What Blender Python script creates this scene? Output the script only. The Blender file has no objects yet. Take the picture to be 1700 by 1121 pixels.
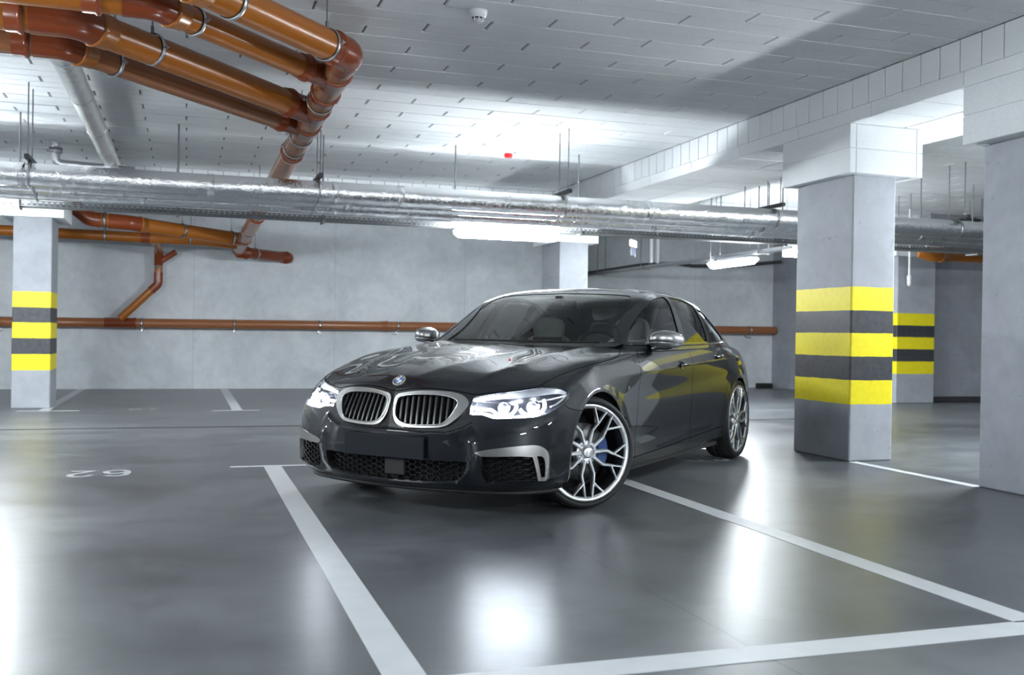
import bpy, bmesh, math, random
import numpy as np
from mathutils import Vector, Matrix, geometry

random.seed(7)
SC = bpy.context.scene
COL = SC.collection
PI = math.pi

# ------------------------------------------------------------------ materials
def new_mat(name):
    m = bpy.data.materials.new(name)
    m.use_nodes = True
    nt = m.node_tree
    b = nt.nodes.get('Principled BSDF')
    return m, nt, b

def mat(name, col, rough=0.5, metal=0.0, spec=0.5, coat=0.0, coat_rough=0.03, noise=None, bump=None, trans=0.0, ior=1.45):
    """noise=(scale, amount) mottles the colour, bump=(scale, strength)."""
    m, nt, b = new_mat(name)
    c = (col[0], col[1], col[2], 1)
    b.inputs['Base Color'].default_value = c
    b.inputs['Roughness'].default_value = rough
    b.inputs['Metallic'].default_value = metal
    b.inputs['Specular IOR Level'].default_value = spec
    b.inputs['Coat Weight'].default_value = coat
    b.inputs['Coat Roughness'].default_value = coat_rough
    b.inputs['Transmission Weight'].default_value = trans
    b.inputs['IOR'].default_value = ior
    tc = nt.nodes.new('ShaderNodeTexCoord')
    if noise:
        n = nt.nodes.new('ShaderNodeTexNoise')
        n.inputs['Scale'].default_value = noise[0]
        n.inputs['Detail'].default_value = 6
        nt.links.new(tc.outputs['Object'], n.inputs['Vector'])
        r = nt.nodes.new('ShaderNodeMix'); r.data_type = 'RGBA'
        a = noise[1]
        r.inputs[6].default_value = (col[0]*(1-a), col[1]*(1-a), col[2]*(1-a), 1)
        r.inputs[7].default_value = (min(1, col[0]*(1+a)), min(1, col[1]*(1+a)), min(1, col[2]*(1+a)), 1)
        nt.links.new(n.outputs['Fac'], r.inputs[0])
        nt.links.new(r.outputs[2], b.inputs['Base Color'])
    if bump:
        n = nt.nodes.new('ShaderNodeTexNoise')
        n.inputs['Scale'].default_value = bump[0]
        n.inputs['Detail'].default_value = 4
        nt.links.new(tc.outputs['Object'], n.inputs['Vector'])
        bp = nt.nodes.new('ShaderNodeBump')
        bp.inputs['Strength'].default_value = bump[1]
        bp.inputs['Distance'].default_value = 0.01
        nt.links.new(n.outputs['Fac'], bp.inputs['Height'])
        nt.links.new(bp.outputs['Normal'], b.inputs['Normal'])
    return m

def emit_mat(name, col, strength):
    m, nt, b = new_mat(name)
    b.inputs['Base Color'].default_value = (col[0], col[1], col[2], 1)
    b.inputs['Emission Color'].default_value = (col[0], col[1], col[2], 1)
    b.inputs['Emission Strength'].default_value = strength
    return m

# ------------------------------------------------------------------ objects
def tag(o, label=None, cat=None, group=None, kind=None):
    if label: o['label'] = label
    if cat: o['category'] = cat
    if group: o['group'] = group
    if kind: o['kind'] = kind
    return o

def thing(name, label, cat, loc=(0, 0, 0), rotz=0.0, group=None):
    o = bpy.data.objects.new(name, None)
    o.empty_display_size = 0.2
    COL.objects.link(o)
    o.location = loc
    o.rotation_euler = (0, 0, rotz)
    return tag(o, label, cat, group)

class MB:
    """collects simple shapes and links them as ONE mesh object"""
    def __init__(s):
        s.v = []; s.f = []; s.sm = []
    def add(s, verts, faces, smooth=False):
        n = len(s.v)
        s.v += [tuple(map(float, p)) for p in verts]
        s.f += [tuple(n+i for i in f) for f in faces]
        s.sm += [smooth]*len(faces)
        return s
    def box(s, x0, x1, y0, y1, z0, z1, bev=0.0):
        if bev <= 0:
            v = [(x, y, z) for x in (x0, x1) for y in (y0, y1) for z in (z0, z1)]
            f = [(0, 1, 3, 2), (4, 6, 7, 5), (0, 4, 5, 1), (2, 3, 7, 6), (0, 2, 6, 4), (1, 5, 7, 3)]
            return s.add(v, f)
        bm = bmesh.new()
        bmesh.ops.create_cube(bm, size=1)
        for p in bm.verts:
            p.co = Vector(((x0+x1)/2+p.co.x*(x1-x0), (y0+y1)/2+p.co.y*(y1-y0), (z0+z1)/2+p.co.z*(z1-z0)))
        bmesh.ops.bevel(bm, geom=bm.edges[:], offset=bev, segments=2, affect='EDGES', profile=0.5)
        return s.bm(bm)
    def bm(s, bm, smooth=False, M=None):
        bm.verts.index_update()
        vs = [((M @ p.co) if M else p.co)[:] for p in bm.verts]
        fs = [tuple(q.index for q in f.verts) for f in bm.faces]
        bm.free()
        return s.add(vs, fs, smooth)
    def obox(s, c, ax, half, bev=0.0):
        """oriented box: centre, 3 axis vectors, half sizes"""
        m = MB(); m.box(-half[0], half[0], -half[1], half[1], -half[2], half[2], bev)
        A = [Vector(a).normalized() for a in ax]
        vs = [tuple(Vector(c)+A[0]*p[0]+A[1]*p[1]+A[2]*p[2]) for p in m.v]
        return s.add(vs, m.f)
    def tube(s, pts, r, n=16, cap=True, smooth=True, closed=False):
        pts = [Vector(p) for p in pts]
        k = len(pts)
        rs = r if isinstance(r, (list, tuple)) else [r]*k
        T = []
        for i in range(k):
            if closed: t = pts[(i+1) % k]-pts[i-1]
            elif i == 0: t = pts[1]-pts[0]
            elif i == k-1: t = pts[-1]-pts[-2]
            else: t = (pts[i+1]-pts[i]).normalized()+(pts[i]-pts[i-1]).normalized()
            T.append(t.normalized())
        up = Vector((0, 0, 1)) if abs(T[0].z) < 0.9 else Vector((1, 0, 0))
        N = (up-T[0]*up.dot(T[0])).normalized()
        vs = []
        for i in range(k):
            N = (N-T[i]*N.dot(T[i])).normalized()
            B = T[i].cross(N)
            sc = 1.0
            for j in range(n):
                a = 2*PI*j/n
                vs.append(pts[i]+(N*math.cos(a)+B*math.sin(a))*rs[i])
        fs = []
        kk = k if closed else k-1
        for i in range(kk):
            for j in range(n):
                a = i*n+j; b = i*n+(j+1) % n
                c = ((i+1) % k)*n+(j+1) % n; d = ((i+1) % k)*n+j
                fs.append((a, b, c, d))
        s.add(vs, fs, smooth)
        if cap and not closed:
            s.add(vs[:n], [tuple(range(n))[::-1]])
            s.add(vs[-n:], [tuple(range(n))])
        return s
    def lathe(s, prof, M, n=32, smooth=True, closed=False):
        """prof: list of (r, h); axis local Z of M"""
        vs = []
        for r, h in prof:
            for j in range(n):
                a = 2*PI*j/n
                vs.append(M @ Vector((r*math.cos(a), r*math.sin(a), h)))
        fs = []
        k = len(prof)
        for i in range(k if closed else k-1):
            for j in range(n):
                a = i*n+j; b = i*n+(j+1) % n
                c = ((i+1) % k)*n+(j+1) % n; d = ((i+1) % k)*n+j
                fs.append((a, b, c, d))
        return s.add(vs, fs, smooth)
    def prism(s, poly, h0, h1, M):
        """poly 2-D extruded along local Z of M"""
        n = len(poly)
        vs = [M @ Vector((p[0], p[1], h0)) for p in poly]+[M @ Vector((p[0], p[1], h1)) for p in poly]
        fs = [tuple(range(n))[::-1], tuple(range(n, 2*n))]
        fs += [(i, (i+1) % n, n+(i+1) % n, n+i) for i in range(n)]
        return s.add(vs, fs)
    def build(s, name, material, parent=None, recalc=True, auto=None):
        me = bpy.data.meshes.new(name)
        me.from_pydata(s.v, [], s.f)
        me.validate()
        if recalc:
            bm = bmesh.new(); bm.from_mesh(me)
            bmesh.ops.recalc_face_normals(bm, faces=bm.faces[:])
            bm.to_mesh(me); bm.free()
        if len(me.polygons) == len(s.sm):
            me.polygons.foreach_set('use_smooth', s.sm)
        o = bpy.data.objects.new(name, me)
        if material: me.materials.append(material)
        COL.objects.link(o)
        if parent: o.parent = parent
        return o

def axis_matrix(p, d):
    d = Vector(d).normalized()
    q = d.to_track_quat('Z', 'Y')
    return Matrix.Translation(Vector(p)) @ q.to_matrix().to_4x4()

def arc_pts(c, r, a0, a1, n, fx, fy):
    return [Vector(c)+Vector(fx)*(r*math.cos(a0+(a1-a0)*i/n))+Vector(fy)*(r*math.sin(a0+(a1-a0)*i/n)) for i in range(n+1)]

def grp(o, g):
    o['group'] = g
    return o

def copy_tree(o, parent=None):
    c = o.copy(); COL.objects.link(c)
    if parent is not None: c.parent = parent
    for ch in list(o.children):
        copy_tree(ch, c)
    return c
# ================================================================== CAR BODY SURFACES
# car coordinates: x metres back from the nose, y towards the car's left, z up
CARX0 = 2.47                      # the car's origin sits under its middle
def cv(p):                        # car coordinates -> the car Empty's local frame
    return (CARX0-p[0], p[1], p[2])

def bspl_basis(n, t):
    """cubic clamped uniform B-spline: first index and the four weights at parameters t in [0,n-1]"""
    t = np.atleast_1d(np.asarray(t, float))
    seg = n-3
    tt = np.minimum(np.clip(t/(n-1), 0, 1)*seg, seg-1e-9)
    i = np.floor(tt).astype(int)
    kn = np.concatenate([[0, 0, 0], np.arange(0, seg+1), [seg]*3]).astype(float)
    k = i+3
    N = [np.ones_like(tt)]
    for p in range(1, 4):
        M = [np.zeros_like(tt) for _ in range(p+1)]
        for r in range(p):
            l = kn[k+1+r-p]; h = kn[k+1+r]
            w = N[r]/(h-l)
            M[r] = M[r]+(h-tt)*w; M[r+1] = M[r+1]+(tt-l)*w
        N = M
    return i, N

# rows: stations round the plan (nose centre -> side -> tail centre); columns: levels from sill to centre line
CTRL = [
 [(0.11,0,0.145),(0.02,0,0.165),(0,0,0.24),(-0.012,0,0.37),(-0.005,0,0.48),(0.025,0,0.58),(0.06,0,0.68),(0.085,0,0.745),(0.16,0,0.79),(0.29,0,0.83),(0.42,0,0.862)],
 [(0.115,0.24,0.145),(0.03,0.25,0.165),(0.01,0.25,0.24),(0,0.25,0.37),(0.01,0.25,0.48),(0.04,0.25,0.58),(0.08,0.25,0.68),(0.105,0.245,0.742),(0.2,0.22,0.793),(0.38,0.13,0.85),(0.54,0,0.885)],
 [(0.16,0.46,0.145),(0.085,0.48,0.165),(0.06,0.48,0.24),(0.05,0.48,0.37),(0.06,0.48,0.47),(0.09,0.48,0.57),(0.14,0.47,0.67),(0.17,0.465,0.728),(0.28,0.42,0.79),(0.5,0.25,0.867),(0.7,0,0.91)],
 [(0.25,0.66,0.145),(0.165,0.7,0.165),(0.135,0.71,0.24),(0.125,0.71,0.37),(0.135,0.71,0.47),(0.155,0.715,0.565),(0.22,0.695,0.67),(0.26,0.68,0.725),(0.4,0.58,0.79),(0.62,0.35,0.88),(0.86,0,0.93)],
 [(0.36,0.8,0.15),(0.275,0.866,0.175),(0.245,0.881,0.25),(0.24,0.881,0.37),(0.25,0.876,0.47),(0.26,0.871,0.56),(0.31,0.84,0.665),(0.37,0.815,0.73),(0.48,0.74,0.815),(0.75,0.41,0.892),(1,0,0.945)],
 [(0.47,0.855,0.155),(0.42,0.912,0.185),(0.41,0.922,0.26),(0.405,0.927,0.38),(0.41,0.922,0.47),(0.41,0.922,0.575),(0.46,0.895,0.675),(0.51,0.86,0.76),(0.62,0.785,0.84),(0.86,0.44,0.905),(1.12,0,0.955)],
 [(0.6,0.87,0.165),(0.59,0.915,0.2),(0.585,0.925,0.28),(0.58,0.93,0.39),(0.585,0.93,0.49),(0.58,0.94,0.61),(0.62,0.915,0.71),(0.66,0.87,0.805),(0.76,0.805,0.875),(0.95,0.46,0.92),(1.22,0,0.963)],
 [(0.84,0.87,0.17),(0.84,0.925,0.23),(0.84,0.935,0.32),(0.84,0.94,0.44),(0.84,0.945,0.56),(0.85,0.94,0.67),(0.86,0.925,0.77),(0.89,0.89,0.87),(0.95,0.8,0.915),(1.1,0.48,0.938),(1.33,0,0.968)],
 [(1.15,0.87,0.165),(1.15,0.92,0.22),(1.15,0.92,0.3),(1.15,0.93,0.42),(1.15,0.938,0.56),(1.15,0.937,0.69),(1.16,0.925,0.8),(1.18,0.875,0.89),(1.21,0.805,0.94),(1.29,0.49,0.955),(1.42,0,0.97)],
 [(1.42,0.86,0.155),(1.42,0.915,0.205),(1.42,0.895,0.29),(1.42,0.918,0.41),(1.42,0.93,0.56),(1.42,0.933,0.7),(1.42,0.93,0.82),(1.42,0.89,0.915),(1.43,0.82,0.948),(1.46,0.5,0.968),(1.52,0,0.975)],
 [(1.75,0.86,0.155),(1.75,0.915,0.205),(1.75,0.893,0.29),(1.75,0.915,0.41),(1.75,0.93,0.56),(1.75,0.935,0.71),(1.75,0.935,0.835),(1.75,0.9,0.93),(1.75,0.86,0.955),(1.75,0.5,0.965),(1.75,0,0.97)],
 [(2.15,0.86,0.158),(2.15,0.915,0.208),(2.15,0.893,0.29),(2.15,0.915,0.41),(2.15,0.932,0.56),(2.15,0.938,0.71),(2.15,0.94,0.845),(2.15,0.905,0.94),(2.15,0.87,0.96),(2.15,0.5,0.965),(2.15,0,0.965)],
 [(2.55,0.86,0.16),(2.55,0.915,0.21),(2.55,0.893,0.29),(2.55,0.915,0.41),(2.55,0.932,0.56),(2.55,0.94,0.71),(2.55,0.942,0.855),(2.55,0.905,0.95),(2.55,0.87,0.968),(2.55,0.5,0.97),(2.55,0,0.97)],
 [(2.95,0.86,0.165),(2.95,0.915,0.215),(2.95,0.895,0.295),(2.95,0.917,0.41),(2.95,0.933,0.56),(2.95,0.94,0.71),(2.95,0.942,0.865),(2.95,0.905,0.96),(2.95,0.865,0.978),(2.95,0.5,0.98),(2.95,0,0.98)],
 [(3.33,0.86,0.17),(3.33,0.915,0.22),(3.33,0.905,0.3),(3.33,0.922,0.42),(3.33,0.938,0.56),(3.33,0.943,0.71),(3.33,0.94,0.87),(3.33,0.895,0.965),(3.33,0.85,0.985),(3.33,0.5,0.995),(3.33,0,0.995)],
 [(3.65,0.865,0.18),(3.65,0.92,0.23),(3.65,0.93,0.31),(3.65,0.938,0.43),(3.65,0.945,0.57),(3.65,0.945,0.72),(3.65,0.928,0.87),(3.65,0.875,0.965),(3.65,0.82,0.99),(3.65,0.48,1.005),(3.65,0,1.01)],
 [(3.95,0.8471,0.19),(3.95,0.9062,0.24),(3.95,0.9161,0.32),(3.95,0.9239,0.44),(3.95,0.9279,0.58),(3.95,0.9239,0.72),(3.95,0.8963,0.86),(3.95,0.8372,0.955),(3.95,0.7782,0.985),(3.95,0.4629,1.01),(3.95,0,1.02)],
 [(4.25,0.8106,0.2),(4.25,0.8685,0.25),(4.25,0.8781,0.33),(4.25,0.883,0.45),(4.25,0.8859,0.58),(4.25,0.8762,0.72),(4.25,0.8444,0.85),(4.25,0.7817,0.94),(4.25,0.7141,0.975),(4.25,0.4246,1.01),(4.25,0,1.02)],
 [(4.5,0.756,0.21),(4.52,0.8127,0.26),(4.53,0.8221,0.34),(4.54,0.8269,0.45),(4.54,0.8269,0.58),(4.53,0.8127,0.72),(4.51,0.7749,0.84),(4.48,0.7182,0.925),(4.45,0.6615,0.965),(4.42,0.3874,1.005),(4.4,0,1.018)],
 [(4.66,0.6768,0.22),(4.71,0.7332,0.27),(4.74,0.752,0.35),(4.76,0.752,0.46),(4.76,0.752,0.58),(4.75,0.7332,0.71),(4.72,0.7003,0.83),(4.68,0.6486,0.915),(4.62,0.6016,0.958),(4.56,0.3478,1),(4.52,0,1.015)],
 [(4.76,0.48,0.22),(4.83,0.5184,0.27),(4.87,0.5376,0.35),(4.89,0.5376,0.46),(4.9,0.5376,0.58),(4.88,0.528,0.71),(4.86,0.5088,0.83),(4.83,0.48,0.92),(4.75,0.4416,0.97),(4.68,0.2496,1),(4.64,0,1.01)],
 [(4.79,0.25,0.22),(4.86,0.27,0.27),(4.91,0.28,0.35),(4.93,0.28,0.46),(4.94,0.28,0.58),(4.93,0.27,0.71),(4.91,0.26,0.83),(4.88,0.25,0.93),(4.82,0.22,0.985),(4.76,0.12,1),(4.73,0,1.01)],
 [(4.8,0,0.22),(4.87,0,0.27),(4.92,0,0.35),(4.94,0,0.46),(4.95,0,0.58),(4.94,0,0.71),(4.92,0,0.83),(4.89,0,0.935),(4.85,0,0.985),(4.82,0,1),(4.79,0,1.01)],
]
NU, NV = len(CTRL), len(CTRL[0])

AXF, AXR, WR = .85, 3.82, .338     # axles and tyre radius
ARCH_R = .385
ARCH_ZF, ARCH_ZR = .315, .31       # arch circle centres

def seg_dist(px, py, poly):
    """distance and along-fraction of points to a polyline"""
    best = np.full(px.shape, 1e9); s = np.zeros(px.shape)
    n = len(poly)-1
    for i in range(n):
        ax, ay = poly[i]; bx, by = poly[i+1]
        dx, dy = bx-ax, by-ay
        t = np.clip(((px-ax)*dx+(py-ay)*dy)/(dx*dx+dy*dy), 0, 1)
        d = np.hypot(px-ax-t*dx, py-ay-t*dy)
        m = d < best
        best = np.where(m, d, best); s = np.where(m, (i+t)/n, s)
    return best, s

def ridge(d, w, e=.006):
    return np.exp(-(np.sqrt(d*d+e*e)-e)/w)

def sstep(a, b, x):
    t = np.clip((x-a)/(b-a), 0, 1)
    return t*t*(3-2*t)

def body_disp(P, N):
    x, y, z = P[..., 0], P[..., 1], P[..., 2]
    side = np.clip(N[..., 1], 0, 1)**2
    up = np.clip(N[..., 2], 0, 1)
    front = np.clip(-N[..., 0], 0, 1)
    d = np.zeros(x.shape)
    # shoulder crease through the door handles
    zc = .775+.038*(x-1.1)
    t = z-zc
    d += .011*side*sstep(.95, 1.5, x)*(1-sstep(4.2, 4.7, x))*ridge(t, .05)
    d -= .006*side*sstep(1.2, 1.7, x)*(1-sstep(4.0, 4.4, x))*np.exp(-((z-(zc-.14))/.07)**2)
    # lower door crease
    zl = .315+.02*(x-1.4)
    d += .010*side*sstep(1.25, 1.6, x)*(1-sstep(3.1, 3.4, x))*ridge(z-zl, .04)
    # wheel arch flares
    for ax, az in ((AXF, ARCH_ZF), (AXR, ARCH_ZR)):
        r = np.hypot(x-ax, z-az)
        d += .014*np.clip(N[..., 1], 0, 1)*ridge(np.maximum(r-ARCH_R-.012, 0), .035, .008)*(z > .2)
    # bonnet creases
    q, s = seg_dist(x, y, [(.22, .43), (.6, .52), (1.0, .60), (1.45, .66)])
    d += .012*up*ridge(q, .06, .01)*sstep(0, .15, s)
    q, s = seg_dist(x, y, [(.15, .10), (.5, .22), (1.0, .33), (1.4, .38)])
    d += .008*up*ridge(q, .07, .015)*(1-sstep(.75, 1, s))
    # shelf under the twin grilles
    q, s = seg_dist(y, z, [(0, .480), (.22, .470), (.38, .476), (.465, .505), (.53, .548)])
    below = z < np.interp(y, [0, .22, .38, .465, .53], [.480, .470, .476, .505, .548])
    d += .013*front*np.where(below, ridge(q, .05, .004), ridge(q, .010, .004))*(x < .5)*(1-sstep(.9, 1, s))
    # bumper fins either side of the central intake and the crease below the lamps
    q, s = seg_dist(y, z, [(.515, .43), (.525, .36), (.50, .27), (.43, .205), (.2, .19), (0, .188)])
    d += .016*front*ridge(q, .018, .004)*(x < .6)
    q, s = seg_dist(y, z, [(.56, .185), (.66, .215), (.80, .225), (.9, .235)])
    d += .012*front*ridge(q, .02, .004)*(x < .6)
    return d

class BSurf:
    def __init__(s, ctrl, disp=None):
        s.C = np.array(ctrl, float); s.nu, s.nv = s.C.shape[:2]; s.disp = disp
    def raw(s, u, v):
        iu, A = bspl_basis(s.nu, u); iv, B = bspl_basis(s.nv, v)
        R = 0
        for a in range(4):
            for b in range(4): R = R+s.C[iu+a, iv+b]*(A[a]*B[b])[:, None]
        return R
    def rawn(s, u, v, h=2e-3):
        u0 = np.clip(u-h, 0, s.nu-1); u1 = np.clip(u+h, 0, s.nu-1)
        v0 = np.clip(v-h, 0, s.nv-1); v1 = np.clip(v+h, 0, s.nv-1)
        a = s.raw(u1, v)-s.raw(u0, v); b = s.raw(u, v1)-s.raw(u, v0)
        n = np.cross(b, a)
        n /= np.maximum(np.linalg.norm(n, axis=1, keepdims=True), 1e-12)
        return n
    def pos(s, u, v):
        P = s.raw(u, v)
        if s.disp is None: return P
        N = s.rawn(u, v)
        return P+N*s.disp(P, N)[:, None]
    def nrm(s, u, v, h=6e-3):
        u0 = np.clip(u-h, 0, s.nu-1); u1 = np.clip(u+h, 0, s.nu-1)
        v0 = np.clip(v-h, 0, s.nv-1); v1 = np.clip(v+h, 0, s.nv-1)
        a = s.pos(u1, v)-s.pos(u0, v); b = s.pos(u, v1)-s.pos(u, v0)
        n = np.cross(b, a)
        l = np.linalg.norm(n, axis=1, keepdims=True)
        return n/np.maximum(l, 1e-12)
    def grid(s, ku=330, kv=130):
        u = np.linspace(0, s.nu-1, ku); v = np.linspace(0, s.nv-1, kv)
        U, V = np.meshgrid(u, v, indexing='ij')
        P = s.pos(U.ravel(), V.ravel())
        s.gU, s.gV, s.gP = U.ravel(), V.ravel(), P
        s.gN = s.rawn(s.gU, s.gV)
    def inv(s, axes, target, mask=None, it=6):
        """parameters (u,v) whose point projects to target in the two given axes"""
        if not hasattr(s, 'gP'): s.grid()
        tgt = np.atleast_2d(np.asarray(target, float))
        ok = np.ones(len(s.gP), bool) if mask is None else mask(s.gP, s.gN)
        G = s.gP[ok][:, axes]; GU = s.gU[ok]; GV = s.gV[ok]
        i = np.array([np.argmin(((G-t)**2).sum(1)) for t in tgt])
        u, v = GU[i].copy(), GV[i].copy()
        h = 1e-3
        for _ in range(it):
            p = s.pos(u, v)[:, axes]
            pu = (s.pos(np.clip(u+h, 0, s.nu-1), v)[:, axes]-s.pos(np.clip(u-h, 0, s.nu-1), v)[:, axes])/(2*h)
            pv = (s.pos(u, np.clip(v+h, 0, s.nv-1))[:, axes]-s.pos(u, np.clip(v-h, 0, s.nv-1))[:, axes])/(2*h)
            e = tgt-p
            det = pu[:, 0]*pv[:, 1]-pu[:, 1]*pv[:, 0]
            det = np.where(np.abs(det) < 1e-9, 1e-9, det)
            du = (e[:, 0]*pv[:, 1]-e[:, 1]*pv[:, 0])/det
            dv = (pu[:, 0]*e[:, 1]-pu[:, 1]*e[:, 0])/det
            u = np.clip(u+np.clip(du, -.3, .3), 0, s.nu-1); v = np.clip(v+np.clip(dv, -.3, .3), 0, s.nv-1)
        return np.stack([u, v], 1)

M_FRONT = lambda P, N: (P[:, 0] < .95) & (N[:, 0] < .15)
M_SIDE = lambda P, N: (N[:, 1] > .12)
M_TOP = lambda P, N: (N[:, 2] > .25)
M_REAR = lambda P, N: (P[:, 0] > 4.0) & (N[:, 0] > -.1)
FR, SI, TO = [1, 2], [0, 2], [0, 1]

def smooth_loop(pts, sub=6, closed=True):
    """Catmull-Rom through the points; a point given as (x,y,1) is a sharp corner"""
    n = len(pts); out = []
    P = [np.array(p[:2], float) for p in pts]
    sh = [len(p) > 2 and p[2] == 1 for p in pts]
    rng = range(n) if closed else range(n-1)
    for i in rng:
        p1, p2 = P[i], P[(i+1) % n]
        p0 = P[i-1] if (closed or i > 0) else p1
        p3 = P[(i+2) % n] if (closed or i+2 < n) else p2
        m1 = (p2-p1)*.5 if sh[i] else (p2-p0)*.5
        m2 = (p2-p1)*.5 if sh[(i+1) % n] else (p3-p1)*.5
        L = np.linalg.norm(p2-p1)
        for m in (0, 1):
            mm = (m1, m2)[m]
            q = np.linalg.norm(mm)
            if q > L: 
                if m == 0: m1 = mm*L/q
                else: m2 = mm*L/q
        for k in range(sub):
            t = k/sub
            h = (2*t**3-3*t*t+1, t**3-2*t*t+t, -2*t**3+3*t*t, t**3-t*t)
            out.append(h[0]*p1+h[1]*m1+h[2]*p2+h[3]*m2)
    if not closed: out.append(P[-1])
    return np.array(out)

def in_poly(pts, poly):
    x, y = pts[:, 0], pts[:, 1]
    c = np.zeros(len(pts), bool)
    n = len(poly)
    for i in range(n):
        x1, y1 = poly[i]; x2, y2 = poly[(i+1) % n]
        if y1 == y2: continue
        m = ((y1 > y) != (y2 > y)) & (x < (x2-x1)*(y-y1)/(y2-y1)+x1)
        c ^= m
    return c

def buffer_line(surf, uv, w, closed=False):
    """a band of width 2w (metres) round a uv polyline -> closed uv polygon(s)"""
    uv = np.array(uv); n = len(uv)
    if closed: t = np.roll(uv, -1, 0)-np.roll(uv, 1, 0)
    else:
        t = np.gradient(uv, axis=0)
    h = 1e-3
    U, V = uv[:, 0], uv[:, 1]
    Pu = (surf.raw(np.clip(U+h, 0, surf.nu-1), V)-surf.raw(np.clip(U-h, 0, surf.nu-1), V))/(2*h)
    Pv = (surf.raw(U, np.clip(V+h, 0, surf.nv-1))-surf.raw(U, np.clip(V-h, 0, surf.nv-1)))/(2*h)
    T = Pu*t[:, :1]+Pv*t[:, 1:]
    N = surf.rawn(U, V)
    S = np.cross(N, T); S /= np.linalg.norm(S, axis=1, keepdims=True)
    # solve a*Pu+b*Pv = S in least squares
    a11 = (Pu*Pu).sum(1); a12 = (Pu*Pv).sum(1); a22 = (Pv*Pv).sum(1)
    b1 = (Pu*S).sum(1); b2 = (Pv*S).sum(1)
    det = np.maximum(a11*a22-a12*a12, 1e-12)
    d = np.stack([(b1*a22-b2*a12)/det, (a11*b2-a12*b1)/det], 1)*w
    return uv+d, uv-d

def cut_surface(surf, loops, du, dv, urange=None, vrange=None, keep=None):
    """CDT of the uv domain with the given closed uv loops as constraints"""
    u0, u1 = urange or (0, surf.nu-1); v0, v1 = vrange or (0, surf.nv-1)
    ku = int(round((u1-u0)/du))+1; kv = int(round((v1-v0)/dv))+1
    V = [(u0+(u1-u0)*i/(ku-1), v0+(v1-v0)*j/(kv-1)) for i in range(ku) for j in range(kv)]
    E = []
    for lp in loops:
        s = len(V); n = len(lp)
        V += [(float(np.clip(p[0], u0, u1)), float(np.clip(p[1], v0, v1))) for p in lp]
        E += [(s+i, s+(i+1) % n) for i in range(n)]
    r = geometry.delaunay_2d_cdt([Vector(p) for p in V], E, [], 0, 1e-5)
    uv = np.array([(p.x, p.y) for p in r[0]]); tri = np.array(r[2])
    return uv, tri

class Panels:
    """named pieces of one parametric surface"""
    def __init__(s, surf, uv, tri, label):
        s.surf, s.uv, s.tri, s.label = surf, uv, tri, label
        s.P = surf.pos(uv[:, 0], uv[:, 1]); s.N = surf.nrm(uv[:, 0], uv[:, 1])
    def get(s, names):
        if isinstance(names, str): names = [names]
        m = np.isin(s.label, names)
        return s.tri[m]

def shell_obj(name, P, N, tri, material, parent, mirror=0, off=0.0, rim=0.012, both=False):
    """skin + inward rim; mirror: 0 left only, 1 right only, 2 both halves joined at y=0"""
    used = np.unique(tri)
    remap = -np.ones(len(P), int); remap[used] = np.arange(len(used))
    p = P[used]+N[used]*off; n = N[used]; t = remap[tri]
    # drop slivers
    e1 = p[t[:, 1]]-p[t[:, 0]]; e2 = p[t[:, 2]]-p[t[:, 0]]
    cr = np.cross(e1, e2); ar = np.linalg.norm(cr, axis=1)
    t = t[ar > 1e-10]; cr = cr[ar > 1e-10]
    flip = (cr*n[t].sum(1)).sum(1) < 0
    t[flip] = t[flip][:, ::-1]
    # boundary edges
    from collections import Counter
    ed = Counter()
    for a, b, c in t.tolist():
        for q in ((a, b), (b, c), (c, a)): ed[q] += 1
    bd = [q for q in ed if (q[1], q[0]) not in ed]
    halves = {0: [1], 1: [-1], 2: [1, -1]}[mirror]
    VV, NN, FF, SM = [], [], [], []
    for h in halves:
        base = len(VV)
        q = p.copy(); m = n.copy()
        q[:, 1] *= h; m[:, 1] *= h
        if mirror == 2: q[np.abs(q[:, 1]) < 1e-4, 1] = 0
        VV += [cv(a) for a in q.tolist()]
        NN += [(-a[0], a[1], a[2]) for a in m.tolist()]
        # car frame is left-handed, so the winding turns over once more
        for a, b, c in t.tolist():
            FF.append((base+a, base+c, base+b) if h == 1 else (base+a, base+b, base+c)); SM.append(True)
        if rim:
            bmap = {}
            def bv(i):
                if i not in bmap:
                    bmap[i] = (len(VV), len(VV)+1)
                    c0 = q[i]; c1 = q[i]-m[i]*rim
                    VV.append(cv(c0)); NN.append(None); VV.append(cv(c1)); NN.append(None)
                return bmap[i]
            for a, b in bd:
                if mirror == 2 and abs(q[a][1]) < 1e-4 and abs(q[b][1]) < 1e-4: continue
                A, B = bv(a), bv(b)
                f = (A[0], B[0], B[1], A[1])
                FF.append(f if h == 1 else f[::-1]); SM.append(False)
    me = bpy.data.meshes.new(name)
    me.from_pydata(VV, [], FF)
    me.polygons.foreach_set('use_smooth', SM)
    me.update()
    nn = [Vector(x) if x is not None else Vector((0, 0, 0)) for x in NN]
    me.normals_split_custom_set_from_vertices(nn)
    me.materials.append(material)
    o = bpy.data.objects.new(name, me)
    COL.objects.link(o)
    if parent: o.parent = parent
    return o
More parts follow.
